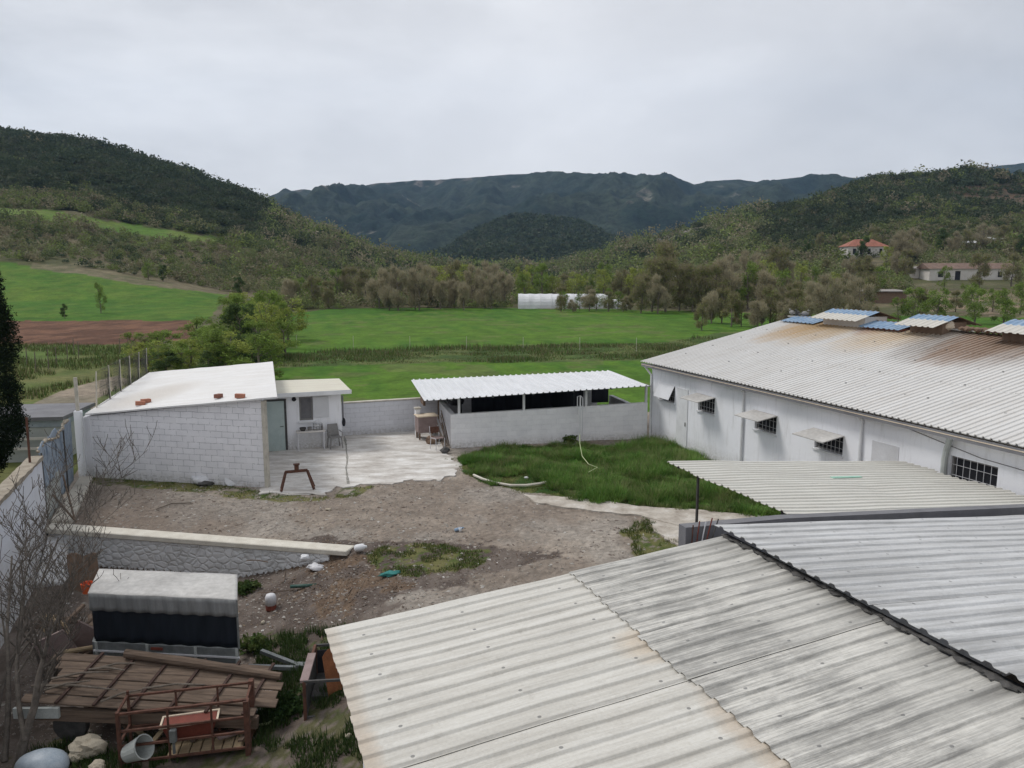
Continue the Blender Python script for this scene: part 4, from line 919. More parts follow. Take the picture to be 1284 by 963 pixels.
# wire mesh fence along the roof's left edge
posts = [((102, 473), None), ((120.5, 466), (123, 510)), ((136, 458), (140.6, 500.5)), ((150, 451), (154, 490)), ((162, 446), (166, 482)), ((174, 441.5), (176.6, 474)), ((183.5, 436.5), (186, 467))]
wf = thing('wire_fence', 'wire mesh fence with thin pale posts along the left edge of the block building roof', 'fence', G(123, 512, 2.2))
fb = []
for i, (tp, bt) in enumerate(posts[1:]):
    Y = 26.2+(33.6-26.2)*i/5; p0 = D(bt[0]-2, bt[1], Y); p1 = D(tp[0], tp[1], Y); fb.append((p0-wf.location, p1-wf.location))
for p0, p1 in fb:
    MB().tube([p0-Vector((0, 0, 2.0)), p0, p1], .022, 6).build('post', M['conc'], wf)
m = MB()
for (a0, a1), (b0, b1) in zip(fb[:-1], fb[1:]):
    for k in range(14):
        for s_ in (0, 1):
            u0 = k/14; u1 = min(1, u0+.5)
            p = a0.lerp(b0, u0)-Vector((0, 0, .2)) if s_ == 0 else (a1.lerp(b1, u0)); q = a1.lerp(b1, u1) if s_ == 0 else a0.lerp(b0, u1)-Vector((0, 0, .2)); m.tube([p, q], .004, 3, False)
    for v in (0, .5, 1): m.tube([a0.lerp(a1, v), b0.lerp(b1, v)], .005, 3, False)
m.build('mesh', M['darkpost'], wf)
# grey structure beyond the gate
P = D(22, 545, 30)
gs = thing('roadside_shed', 'low grey flat-topped shed with a pale band, outside the gate by the dirt road', 'shed', (P.x, 30, -.6), .15)
z1 = D(22, 523, 30).z+.6; w_ = D(72, 540, 30).x-P.x
MB().box(-1.5, w_, 0, 3, 0, z1-.45).build('wall', M['greypanel'], gs); MB().box(-1.55, w_+.05, -.05, 3.05, z1-.43, z1-.15).build('band', M['bluegrey'], gs); MB().box(-1.7, w_+.2, -.2, 3.2, z1-.15, z1).build('roof', M['greywall'], gs)
for zz_ in (.55, .95): MB().box(-.5, w_-.2, -.28, -.2, zz_, zz_+.1).build('rail', M['farwall'], gs)
for i, (px, top, base) in enumerate(((43, 506, 565), (15, 530, 600), (20, 560, 640))):
    t0 = 22-3.5*i; P = hit_s(px, base, -4.85); sP = W(-4.85, 22.8-3.2*i, ztop-.05); o = MB().tube([(0, 0, 0), (.02, 0, 1.25-.1*i)], .03, 6).build('fence_post', M['rust']); o.location = sP
    tag(o, 'thin rusty fence post standing on the coping of the left boundary wall', 'fence post', 'boundary wall posts')

# annex -------------------------------------------------------------------
AT = 30.75; s_l = 1.25; s_r = hit_t(428.5, 530, AT)[0]
zf = hit_t(400, 494.5, AT-.3)[2]
an = pthing('annex', 'small white annex with a thick flat roof, a door and one window', 'building', s_l, AT)
w_ = s_r-s_l
dx0 = hit_t(336, 560, AT)[0]-s_l; dx1 = hit_t(361, 560, AT)[0]-s_l; wx0 = hit_t(375.5, 520, AT)[0]-s_l; wx1 = hit_t(392.5, 520, AT)[0]-s_l; wz0 = hit_t(384, 527, AT)[2]; wz1 = hit_t(384, 497.5, AT)[2]; dz = 2.0
m = MB(); m.box(dx1, wx0, 0, .18, -.1, zf); m.box(wx0, wx1, 0, .18, -.1, wz0); m.box(wx0, wx1, 0, .18, wz1, zf); m.box(wx1, w_, 0, .18, -.1, zf); m.box(0, dx1, 0, .18, dz+.05, zf)
m.box(w_-.18, w_, .182, 3.2, -.1, zf-.02); m.box(0, w_-.182, 3.0, 3.2, -.1, zf-.02)
m.build('wall', M['plaster'], an)
MB().box(.02, w_-.2, .5, .55, 0, zf-.05).build('dark_backing', M['dark'], an)  # near-black sheet standing in for the unlit room behind the openings
MB().hexa([(-.25, -.42, zf), (w_+.38, -.42, zf+.02), (w_+.25, 2.0, zf+.12), (-.25, 2.0, zf+.16), (-.25, -.42, zf+.10), (w_+.38, -.42, zf+.10), (w_+.25, 2.0, zf+.28), (-.25, 2.0, zf+.34)]).build('roof', mat_roof('annex_roof_mat', 'x', (.62, .60, .50), (.45, .38, .32), .5), an, bevel=.02)
MB().box(-.2, w_+.36, -.45, -.425, zf-.02, zf+.14).build('fascia', M['white'], an)
dr_ = MB().box(dx0+.02, dx1-.09, -.10, -.055, .03, dz).build('door', M['door'], an, bevel=.005)
MB().box(dx0+.1, dx1-.17, -.106, -.1, .15, .95).build('panel', M['door'], dr_); MB().tube([(dx1-.15, -.1, 1.0), (dx1-.15, -.16, 1.0), (dx1-.27, -.16, 1.0)], .014, 6).build('handle', M['darkpost'], dr_)
m = MB(); m.box(dx1-.075, dx1, -.06, .0, 0, dz+.06); m.box(dx0-.05, dx0+.01, -.06, .0, 0, dz+.06); m.box(dx0+.012, dx1-.077, -.06, .0, dz+.005, dz+.06); m.build('door_frame', M['darkpost'], an)
wn = MB(); wn.box(wx0, wx0+.06, .03, .09, wz0, wz1); wn.box(wx1-.06, wx1, .03, .09, wz0, wz1); wn.box(wx0+.062, wx1-.062, .03, .09, wz0, wz0+.07); wn.box(wx0+.062, wx1-.062, .03, .09, wz1-.06, wz1)
wn = wn.build('window', M['greyplastic'], an); MB().box(wx0+.06, wx1-.06, .055, .065, wz0+.07, wz1-.06).build('pane', M['glass'], wn)
MB().box(wx1+.01, wx1+.62, -.05, -.01, wz0+.1, wz1-.02).build('shutter', M['poly'], an, bevel=.005)
MB().box(wx0-.06, wx1+.1, -.08, -.002, wz0-.09, wz0-.03).build('sill', M['white'], an)
vx, _, vz = hit_t(368.5, 500.5, AT); MB().tube([(vx-s_l, -.04, vz), (vx-s_l, .02, vz)], .085, 14).build('vent', M['dark'], an)
vx, _, vz = hit_t(431, 520, AT); MB().tube([(w_+.06, .05, zf-.15), (w_+.07, .05, .9)], .035, 6).build('downpipe', M['greywall'], an); MB().blob((w_+.08, .0, .98), .07, .07, .18, 3).build('hanging_bag', M['dark'], an)
# table, items, chair
tp0 = (hit_t(374, 557, AT-.32)[0], AT-.30); tp1 = (hit_t(406, 557, AT-.32)[0], AT-.30)
tb = thing('table', 'narrow pale table standing against the annex wall under the window', 'table', W(tp0[0], tp0[1]-.05, .05), TH+math.atan2(tp1[1]-tp0[1], tp1[0]-tp0[0]))
L_ = math.hypot(tp1[0]-tp0[0], tp1[1]-tp0[1]); MB().box(-.06, L_+.06, -.2, .27, .70, .75).build('tabletop', M['farwall'], tb, bevel=.008)
for x in (0, L_):
    for y in (-.15, .22): MB().box(x-.02, x+.02, y-.02, y+.02, 0, .70).build('leg', M['bar'], tb)
def on_table(dx, dy=0.0, dz=.75): return tb.matrix_basis@Vector((dx, dy, dz)) if False else Vector(tb.location)+Matrix.Rotation(tb.rotation_euler.z, 3, 'Z')@Vector((dx, dy, dz))
o = MB().lathe([(.07, 0), (.12, .06), (.13, .13), (.12, .13), (.10, .05)], 14).build('bowl', M['darkpost']); o.location = on_table(.2, .05); tag(o, 'dark bowl at the left end of the table by the annex', 'bowl')
o = MB().lathe([(.08, 0), (.09, .14), (.08, .14), (.07, .02)], 12).build('pot', M['greyplastic']); o.location = on_table(.46, .05); tag(o, 'small grey pot in the middle of the table by the annex', 'pot')
cr = thing('dish_rack', 'wire dish rack with white crockery on the table by the annex', 'dish rack', on_table(.78, .06), TH)
m = MB()
for z in (0.01, .12, .24):
    for y in (-.12, .12): m.tube([(-.17, y, z), (.17, y, z)], .006, 4)
    for x in (-.17, .17): m.tube([(x, -.12, z), (x, .12, z)], .006, 4)
for x in (-.17, -.06, .06, .17):
    for y in (-.12, .12): m.tube([(x, y, 0), (x, y, .24)], .006, 4)
m.build('frame', M['darkpost'], cr); MB().lathe([(.05, 0), (.06, .1), (.05, .1), (.04, .01)], 10, (-.08, 0, .13)).build('cup', M['white'], cr); MB().lathe([(.03, 0), (.11, .05), (.10, .05), (.03, .01)], 12, (.05, 0, .13)).build('plate', M['white'], cr)
o = MB().lathe([(.04, 0), (.045, .15), (.03, .18), (.015, .20), (.015, .23)], 10).build('bottle', M['greyplastic']); o.location = on_table(L_-.05, .05); tag(o, 'grey bottle at the right end of the table by the annex', 'bottle')
cp = W(hit_t(420, 555, AT-.4)[0], AT-.42, .05)
ch = thing('plastic_chair', 'dark grey plastic chair beside the table at the annex corner', 'chair', cp, TH+.15)
MB().box(-.24, .24, -.22, .22, .42, .46).build('seat', M['greyplastic'], ch, bevel=.015); MB().hexa([(-.24, .19, .46), (.24, .19, .46), (.24, .24, .46), (-.24, .24, .46), (-.20, .28, .92), (.20, .28, .92), (.20, .32, .92), (-.20, .32, .92)]).build('backrest', M['greyplastic'], ch, bevel=.015)
for x in (-.23, .23):
    for y in (-.2, .2): MB().tube([(x*1.08, y*1.1, 0), (x*.92, y*.92, .43)], .02, 6).build('leg', M['greyplastic'], ch)
    MB().tube([(x, -.22, .44), (x*1.05, -.2, .64), (x*1.05, .22, .66)], .02, 6).build('armrest', M['greyplastic'], ch)
# back boundary wall
bwk = pthing('boundary_wall', 'whitewashed block wall behind the yard between the annex and the pen', 'wall', 4.2, 32.55)
MB().box(0, 12.6, 0, .2, -.8, 1.42).build('wall', M['block_b'], bwk); MB().box(-.02, 12.6, -.03, .23, 1.422, 1.47).build('coping', M['conc'], bwk)
# trestle
tr = thing('trestle', 'small rusty steel trestle with splayed legs on the concrete pad', 'trestle', G(373, 613, .05), TH-.1)
MB().beam((-.36, 0, .58), (.34, 0, .60), .09, .08).build('crossbeam', M['rust'], tr)
for x, q in ((-.34, -.5), (.33, .52)):
    for y in (-.2, .2): MB().beam((x, y*.2, .58), (q, y, 0), .06, .06).build('leg', M['rust'], tr)
MB().box(-.07, .07, -.06, .06, .64, .80).build('head', M['rust'], tr, bevel=.01); MB().box(-.10, .10, -.08, .08, .80, .83).build('head_plate', M['rust'], tr)
# sacks at the wall foot
o = MB().blob((0, 0, .13), .30, .20, .17, 5, .9, 3).build('sack', M['sack'], smooth=True); o.location = G(256, 606, 0); tag(o, 'crumpled white plastic sack at the foot of the block wall', 'sack')
o = MB().blob((0, 0, .05), .25, .16, .09, 8, .5, 3).build('black_bag', M['darkpost'], smooth=True); o.location = G(258, 607, 0)+Vector((.05, -.15, 0)); tag(o, 'flattened black bag under the crumpled white sack', 'bag')
o = MB().lathe([(.22, 0), (.22, .03), (.19, .035), (.03, .04)], 20, M=Matrix.Rotation(R(68), 4, 'X')).build('lid', M['sack']); o.location = G(289, 610, 0)+Vector((0, .12, .2)); tag(o, 'round pale lid leaning on the block wall right of the sack', 'lid')

# pen ---------------------------------------------------------------------
p0 = gst(566, 562); p1 = gst(811, 549); pang = math.atan2(p1[1]-p0[1], p1[0]-p0[0])
pn = thing('animal_pen', 'open white block pen with a corrugated white roof and dark netting', 'pen', W(p0[0], p0[1]), TH+pang)
PO = W(*p0); pd = (W(*p1)-PO).normalized(); pnn = Vector((-pd.y, pd.x, 0)); PL = (W(*p1)-PO).length
def ploc(P): return Matrix.Rotation(-(TH+pang), 4, 'Z')@(Vector(P)-PO)
PD = 4.1; wh = ploc(hit(700, 511.5, PO, pnn)).z
zt0 = hit(566, 520, PO, pnn).z; zt1 = hit(811, 505, PO, pnn).z
MB().hexa([(0, 0, -.2), (PL, 0, -.2), (PL, .2, -.2), (0, .2, -.2), (0, 0, zt0), (PL, 0, zt1), (PL, .2, zt1), (0, .2, zt0)]).build('front_wall', M['block_x2'], pn)
MB().box(0, .2, .202, PD, -.2, zt0-.02).build('side_wall', M['block_y'], pn); MB().box(PL-.2, PL, .202, PD, -.2, 1.2).build('side_wall', M['block_y'], pn)
rc = [ploc(hit(532, 502.5, PO-pnn*.45, pnn)), ploc(hit(814.5, 483.8, PO-pnn*.45, pnn)), ploc(D(765.5, 465, 36.6)), ploc(D(515.5, 476.5, 34.6))]
def pr(u, v):
    a = rc[0].lerp(rc[1], u); b = rc[3].lerp(rc[2], u); p = a.lerp(b, v); k = (u*36) % 1
    return (p.x, p.y, p.z+(.045 if .25 < k < .55 else 0))
m = MB(); NU = 36*8; m.grid(pr, NU, 10); m.build('roof', mat_roof('pen_roof_mat', 'y', (.66, .67, .69), (.40, .41, .42), .5), pn, solid=.012)
zr0 = rc[0].z-.06; zr1 = rc[1].z-.06
for i in range(4):
    x = PL*(.04+i*.318); zz_ = zr0+(zr1-zr0)*(x/PL); ztp = zt0+(zt1-zt0)*x/PL; MB().box(x-.045, x+.045, .03, .12, ztp, zz_+.0).build('post', M['white'], pn)
MB().beam((rc[0].x+.1, .05, zr0), (rc[1].x-.1, .05, zr1), .06, .07).build('beam', M['steel'], pn)
for i in range(6):
    x = PL*(.0+i/5); MB().beam((x, -.2, zr0+(zr1-zr0)*x/PL-.0), (x*.985+.1, PD, rc[3].z-.07+(rc[2].z-rc[3].z)*x/PL), .05, .06).build('rafter', M['steel'], pn)
def net(u, v): return (.1+u*(PL-1.6), PD-.15+.05*math.sin(u*40), .6+v*(rc[3].z-.7)+.0)
MB().grid(net, 90, 6).build('netting', M['net'], pn, smooth=True, solid=.01)
MB().box(PL*.62, PL*.62+.05, .3, PD-.3, .9, zr1-.05).build('partition', M['net'], pn)
MB().box(PL-1.1, PL-.3, PD-.2, PD-.1, .9, 2.0).build('net_flap', M['net'], pn)
MB().box(-.02, .02, PD-.7, PD, .5, 2.0).build('board', M['brown'], pn); MB().box(rc[3].x+.25, rc[3].x+.35, 2.6, 3.7, 1.3, rc[3].z-.1).build('board', M['brown'], pn)
MB().blob((.5, 1.9, 1.6), .35, .5, .25, 12).build('stored_bundle', M['dark'], pn)
# white stick and hose in front of pen
ws = thing('standpipe', 'thin white standpipe with a pale hose in front of the pen wall', 'pipe', G(727, 556, 0))
MB().tube([(0, 0, 0), (0, 0, 1.95)], .03, 6).build('pipe', M['white'], ws); MB().tube([(-.12, 0, 1.2), (-.12, 0, 1.95), (0, 0, 1.98), (.1, 0, 1.9), (.1, 0, .3)], .02, 6).build('rail', M['bar'], ws)
hs = [G(727, 545, .6), G(727, 556, .45), G(730, 572, .4), G(738, 582, .35), G(749, 586, .3), G(738, 592, .3)]; o = MB().tube([p-hs[0] for p in hs], .013, 6).build('hose', M['hose']); o.location = hs[0]; tag(o, 'thin pale green hose looping down into the grass below the standpipe', 'hose')
# kerb pipe on the grass edge
pts = [gst(*p) for p in ((594, 598), (605, 603), (622, 608), (640, 611), (660, 611), (676, 609), (685, 607))]
o = MB().tube([W(s, t, .07)-W(*pts[0], 0) for s, t in pts], .045, 6).build('edging', M['kerb']); o.location = W(*pts[0], 0); tag(o, 'curved pale edging along the lower left side of the grass patch', 'edging')
# clutter left of the pen
wc = thing('wooden_cabinet', 'brown wooden box cabinet standing at the left end of the pen', 'cabinet', G(535, 549, .05), TH)
MB().box(-.42, .38, -.3, .3, .28, .95).build('body', M['pinkwood'], wc, bevel=.01); MB().box(-.46, .44, -.36, .34, .95, 1.0).build('top', M['cream'], wc, bevel=.01)
for x in (-.36, .32):
    for y in (-.25, .25): MB().box(x-.03, x+.03, y-.03, y+.03, 0, .28).build('leg', M['brown'], wc)
pp = thing('white_pillar', 'short whitewashed pillar left of the wooden cabinet', 'pillar', G(524, 549, .0), TH); MB().box(-.1, .1, -.1, .1, 0, 1.25).build('shaft', M['plaster'], pp, bevel=.01); MB().box(-.13, .13, -.13, .13, 1.25, 1.32).build('cap', M['conc'], pp)
wcf = thing('wire_chair_frame', 'old metal chair frame among junk in front of the cabinet', 'chair', G(549, 563, .05), TH+.3)
for x in (-.2, .2):
    MB().tube([(x, -.2, 0), (x, -.18, .45), (x, .2, .45), (x, .28, .9)], .014, 6).build('side_frame', M['bar'], wcf); MB().tube([(x, .24, 0), (x, .18, .45)], .014, 6).build('leg', M['bar'], wcf)
MB().box(-.2, .2, -.18, .2, .44, .47).build('seat', M['pinkwood'], wcf); MB().box(-.2, .2, .22, .25, .62, .86).build('backrest', M['rust'], wcf)
for i in range(9):
    P = G(556+i*1.3, 561-i*.3, .03); tp = Vector((random.uniform(-.5, .1), random.uniform(.2, .5), random.uniform(.9, 1.6))); o = MB().tube([(0, 0, 0), tp*.5+Vector((.03, 0, 0)), tp], .016, 5).build('stick', M['wood']); o.location = P
    tag(o, 'thin wooden stick leaning on the left end wall of the pen', 'stick', 'sticks leaning on the pen')
for i, (px, py, r_, mt, lb) in enumerate(((541, 556, .2, 'brown', 'brown bundle under the wooden cabinet'), (558, 568, .14, 'darkpost', 'dark lump of scrap by the pen corner'), (547, 552, .18, 'greyplastic', 'grey bundle on the scrap heap by the cabinet'))):
    o = MB().blob((0, 0, r_*.7), r_*1.2, r_, r_, 30+i, .5, 2).build('scrap_bundle', M[mt]); o.location = G(px, py, .03); tag(o, lb, 'scrap')

# barn --------------------------------------------------------------------
E1 = G(803, 452.6, 3.25); E2 = G(1284, 560, 3.25); bdir = (E1-E2).normalized(); BPH = math.atan2(bdir.y, bdir.x)-math.pi/2
bx = Vector((bdir.y, -bdir.x, 0)); BO = E1+bx*.38-bdir*.35; BO.z = 0
bn = thing('barn', 'long white rendered barn with a low pitched white corrugated roof', 'barn', BO, BPH)
def bl(P): return Matrix.Rotation(-BPH, 4, 'Z')@(Vector(P)-BO)
def bh(px, py, off=0.0): return bl(hit(px, py, BO+bx*off, bx))
eaveZ = 3.25; RX = 7.7; RZ = 4.87; LB = -27.0
rp = bl(D(990, 399, 34.7)); RX = rp.x; RZ = rp.z
slope = (RZ-eaveZ)/(RX+.38)
# wall with openings
wins = [(827, 846, 481, 503), (875.5, 896, 497, 517.5), (946.5, 973.5, 519, 541.5), (1021.5, 1057, 543, 566.5), (1189.5, 1250.5, 578, 614.5)]
ops = []
for (a, b, c, d) in wins:
    q0 = bh(a, (c+d)/2-3); q1 = bh(b, (c+d)/2+3); q2 = bh((a+b)/2, c); q3 = bh((a+b)/2, d); ops.append((q1.y, q0.y, q3.z, q2.z))
ops.append((-24.5, -23.2, 1.2, 1.9))
ops_s = sorted(ops, key=lambda o: -o[1])
m = MB(); y = 0.0; TW = .25; topz = eaveZ+.38*slope-.10
for (y0, y1, z0, z1) in ops_s:
    m.box(0, TW, y1, y, -.3, topz); m.box(0, TW, y0, y1, -.3, z0); m.box(0, TW, y0, y1, z1, topz); y = y0
m.box(0, TW, LB, y, -.3, topz)
W2 = RX*2
m.add([(0, 0, topz), (RX, 0, RZ-.08), (W2, 0, topz), (W2, 0, -.3), (0, 0, -.3), (0, -.002, topz)], [(0, 1, 2, 3, 4)])
m.box(W2-.25, W2, LB, 0, -.3, topz); m.add([(0, LB, topz), (RX, LB, RZ-.08), (W2, LB, topz), (W2, LB, -.3), (0, LB, -.3)], [(4, 3, 2, 1, 0)])
m.build('wall', M['plaster'], bn)
MB().box(.5, .55, LB+.3, -.3, -.2, topz-.3).build('dark_backing', M['dark'], bn)  # near-black backing that paints the barn's unlit interior
rust = []
def ridge_y(px): return bl(hit(px, 405, BO+bx*RX, bx)).y
for px, rr, rc_, st_ in ((1040, 1.6, (.45, .30, .14), .9), (1075, 1.6, (.46, .33, .18), .75), (1115, 1.1, (.22, .07, .04), .95), (1150, 2.2, (.50, .38, .24), .8), (1240, 2.3, (.16, .12, .09), .85), (1275, 1.8, (.30, .18, .11), .8), (1300, 2.5, (.20, .14, .10), .8)):
    rust.append((RX-.1, ridge_y(px), 1.5 if rr < 1.2 else 3.8, rr*.95, rc_, st_))
broof = mat_roof('barn_roof_mat', 'x', (.62, .615, .60), (.42, .39, .35), .5, rust=rust, screws=([1.2, 2.5, 3.9, 5.2, 6.6], .75))
def sheet(m, x0, x1, z0, z1, ya, yb, per=.25, h=.024, nx=12, sag=.0):
    n = int(round(abs(yb-ya)/per)); prof = [(0, 0), (.46, 0), (.49, .12), (.57, .88), (.61, 1), (.84, 1), (.88, .88), (.96, .12), (.995, .0)]; ys = []
    sg = 1 if yb > ya else -1
    for i in range(n):
        for a, b in prof: ys.append((ya+sg*(i+a)*per, b*h))
    vs = []; nxx = nx+1
    for (yy, dz_) in ys:
        for k in range(nxx):
            u = k/nx; xx = x0+(x1-x0)*u; zz_ = z0+(z1-z0)*u+dz_+sag*float(fbm(xx*.8, yy*.6, 2, 3)-.5); vs.append((xx, yy, zz_))
    fs = []
    for j in range(len(ys)-1):
        for k in range(nx):
            q = (j*nxx+k, j*nxx+k+1, (j+1)*nxx+k+1, (j+1)*nxx+k); fs.append(q if sg > 0 else q[::-1])
    return m.add(vs, fs)
m = MB(); zz_ = lambda x: eaveZ+(x+.38)*slope
sheet(m, -.38, 2.6, zz_(-.38), zz_(2.6), .35, LB, per=.2, h=.034, nx=4); sheet(m, 2.45, 5.3, zz_(2.45)+.012, zz_(5.3)+.012, .35, LB, per=.2, h=.034, nx=4); sheet(m, 5.15, RX, zz_(5.15)+.024, RZ+.024, .35, LB, per=.2, h=.034, nx=4)
m.build('roof_slope', broof, bn, solid=.02)
m = MB(); sheet(m, RX, W2+.38, RZ+.05, eaveZ, .35, LB, per=.2, h=.026, nx=6); m.build('roof_slope', broof, bn, solid=.02)
MB().box(RX-.16, RX+.16, LB, .36, RZ+.085, RZ+.12).build('ridge_cap', M['tarp_top'], bn)
MB().box(-.36, -.02, LB, .30, topz-.12, topz-.10).build('soffit', M['cream'], bn)
MB().box(-.35, -.32, LB, .32, topz-.20, topz-.05).build('eave_shade_strip', M['greywall'], bn)  # dark strip imitating the shaded fringe under the corrugated roof edge
for i, (y0, y1, z0, z1) in enumerate(ops):
    fr = MB(); e = .05
    fr.box(.08, .14, y0, y0+e, z0, z1); fr.box(.08, .14, y1-e, y1, z0, z1); fr.box(.08, .14, y0+e+.002, y1-e-.002, z0, z0+e); fr.box(.08, .14, y0+e+.002, y1-e-.002, z1-e, z1)
    fr = fr.build('window', M['greyplastic'], bn)
    MB().box(.16, .18, y0+.02, y1-.02, z0+.02, z1-.02).build('pane', M['dark'], fr)  # near-black fill, darkness of the inside put into its colour
    nb = max(3, int((y1-y0)/.16)); m = MB()
    for k in range(1, nb): yy = y0+(y1-y0)*k/nb; m.tube([(.03, yy, z0), (.03, yy, z1)], .007, 5, False)
    for zq in (z0+(z1-z0)*.33, z0+(z1-z0)*.7): m.tube([(.03, y0, zq), (.03, y1, zq)], .006, 5, False)
    m.build('bars', M['bar'], fr)
    if i in (1, 2, 3):
        a = bl(hit(1, 1, BO, bx)) if False else None; L2 = (y1-y0); MB().hexa([(-.02, y0-.05, z1+.02), (-.02, y1+.05, z1+.02), (-.75, y1+.12, z1-.12), (-.75, y0-.02, z1-.12), (-.02, y0-.05, z1+.05), (-.02, y1+.05, z1+.05), (-.75, y1+.12, z1-.09), (-.75, y0-.02, z1-.09)]).build('awning', M['tarp_top'] if i != 9 else M['white'], bn)
    if i == 0:
        MB().hexa([(-.02, y0, z1-.02), (-.02, y1, z1-.02), (0, y1, z1), (0, y0, z1), (-.30, y0, z0+.15), (-.30, y1, z0+.15), (-.27, y1, z0+.15), (-.27, y0, z0+.15)]).build('open_sash', M['poly'], bn)
    MB().box(-.05, .03, y0-.05, y1+.05, z0-.05, z0-.004).build('sill', M['white'], bn)
q0 = bh(848, 550); q1 = bh(861.5, 550); zt_ = bh(855, 487).z
dd = MB().box(-.03, .01, q1.y, q0.y, .05, zt_).build('door', M['white'], bn, bevel=.005); MB().box(-.05, -.03, q1.y+.1, q1.y+.14, 1.0, 1.15).build('handle', M['darkpost'], dd)
q0 = bh(1093, 570); q1 = bh(1127, 570); MB().box(-.012, .01, q1.y, q0.y, bh(1110, 588).z, bh(1110, 556).z).build('bricked_window', M['greypanel'] if False else mat_noise('patch_mat', (.50, .50, .51), (.62, .63, .65), 2, .9, .3), bn)
for px in (932, 1082):
    yy = bh(px, 540).y; MB().tube([(-.28, yy, topz-.14), (-.06, yy, topz-.35), (-.06, yy, 0)], .045, 8).build('downpipe', M['white'], bn)
yy = bh(1187, 580).y; MB().tube([(-.28, yy-.3, topz-.1), (-.10, yy-.05, topz-.55), (-.08, yy, topz-.8), (-.08, yy, 0)], .07, 8).build('downpipe', M['greypanel'], bn)
MB().tube([(-.3, .25, topz-.1), (-.05, -.02, topz-.55), (-.05, -.05, 0)], .045, 8).build('downpipe', M['white'], bn)
MB().tube([(-.08, bh(1100, 525).y, topz-.1), (-.08, bh(1188, 555).y-1, topz-.55), (-.08, LB*.8, topz-.75)], .012, 5).build('cable', M['greywall'], bn)
# ridge vents
vm = mat_roof('vent_roof_mat', 'x', (.56, .54, .49), (.36, .34, .30), .5)
vents = [(998, 1040, 0, .05), (1042, 1102, 1, .46), (1098, 1150, 0, .10), (1152, 1202, 1, .46), (1268, 1330, 1, .48)]
for i, (pa, pb, rs, hh) in enumerate(vents):
    ya, yb = ridge_y(pa), ridge_y(pb); z0 = RZ+.08; xx = RX
    v = MB()
    if rs: v.box(xx-.55, xx+.55, yb+.15, ya-.15, z0-.25, z0+hh-.2)
    else: v.box(xx-.62 if i == 2 else xx-.4, xx+.4, yb+.05, ya-.05, z0-.2, z0+hh-.17)
    v = v.build('ridge_vent', M['farwall'] if rs and i == 1 else M['brown'] if rs else M['redtile'], bn)
    n = max(6, int((ya-yb)/.25)*6)
    def vr(u, w, side=-1):
        yy = yb+(ya-yb)*u; k = ((ya-yb)*u/.25) % 1; return (xx+side*(w)*(1.15 if rs else .95), yy, z0+hh-(w)*(.34 if rs else .22)+(.03 if k > .6 else 0))
    def vt(u, w): return vr(u, w*(.42 if rs else .6))
    def vb(u, w): return vr(u, (.42 if rs else .6)+w*(.58 if rs else .3))
    MB().grid(vt, n, 2).build('blue_sheet', M['blue'], v, solid=.012)
    MB().grid(vb, n, 2).build('pale_sheet', vm if rs else M['blue'], v, solid=.012)
    MB().grid(lambda u, w: vr(u, w, 1), n, 2).build('back_sheet', M['brown'], v, solid=.012)
m = MB()
for i in range(34):
    yy = ridge_y(1206)+(ridge_y(1266)-ridge_y(1206))*random.random(); m.blob((RX+random.uniform(-.25, .2), yy, RZ+.16), .12, .14, .08, i, .5, 1)
m.build('broken_ridge_tiles', M['brown'], bn)
o = MB().blob((0, 0, .12), .3, .2, .16, 44, .5, 2).build('insulation_clump', M['cream'], bn); o.location = (RX-.2, ridge_y(1193), RZ+.12)
# birds on the ridge
for i, px in enumerate((996, 1003, 1013)):
    P = BO+Matrix.Rotation(BPH, 3, 'Z')@Vector((RX, ridge_y(px)+.2, RZ+.13)); m = MB().blob((0, 0, .13), .09, .17, .11, 60+i, .1, 2); m.blob((0, .13, .26), .05, .06, .05, 3, .05, 1); m.hexa([(-.03, -.30, .09), (.03, -.30, .09), (.04, -.1, .08), (-.04, -.1, .08), (-.03, -.30, .11), (.03, -.30, .11), (.04, -.1, .14), (-.04, -.1, .14)]); m.tube([(0, .18, .26), (0, .22, .25)], [.012, .004], 5)
    for x in (-.03, .03): m.tube([(x, 0, -.01), (x, 0, .06)], .008, 4)
    o = m.build('pigeon', M['greyplastic'] if i != 1 else M['darkpost'], smooth=True); o.location = P; o.rotation_euler.z = BPH+i*1.9; tag(o, ('leftmost grey', 'middle dark', 'rightmost grey')[i]+' pigeon perched on the far end of the barn ridge', 'bird')

# canopy ------------------------------------------------------------------
cs0 = 9.1; ct0 = 10.35; ct1 = 14.2; cz = 2.8; csl = -.092; cs1 = 16.1
cn = pthing('canopy', 'flat pale corrugated sheet canopy on thin posts beside the barn', 'canopy', cs0, ct0)
cmat = mat_roof('canopy_roof_mat', 'x', (.60, .59, .54), (.42, .40, .36), .6)
m = MB(); Lc = cs1-cs0
for k in range(4):
    ya = k*.97; jag = (.0, .1, -.05, .08)[k]; sheet(m, -.0+jag*.3, Lc+jag, cz+k*.004, cz+csl*Lc+k*.004, ya, ya+1.01, per=.2, h=.03, nx=14, sag=.05)
m.build('roof', cmat, cn, solid=.012)
for (x, y) in ((.15, .3), (.15, 2.9), (3.3, .15), (6.6, .15), (6.7, 3.6)): MB().tube([(x, y, -.1), (x, y, cz+csl*x-.03)], .032, 6).build('post', M['darkpost'], cn)
MB().beam((0.1, .2, cz-.04), (Lc-.1, .2, cz+csl*Lc-.04), .05, .06).build('beam', M['darkpost'], cn); MB().beam((0.1, 3.6, cz-.04), (Lc-.1, 3.6, cz+csl*Lc-.04), .05, .06).build('beam', M['darkpost'], cn)
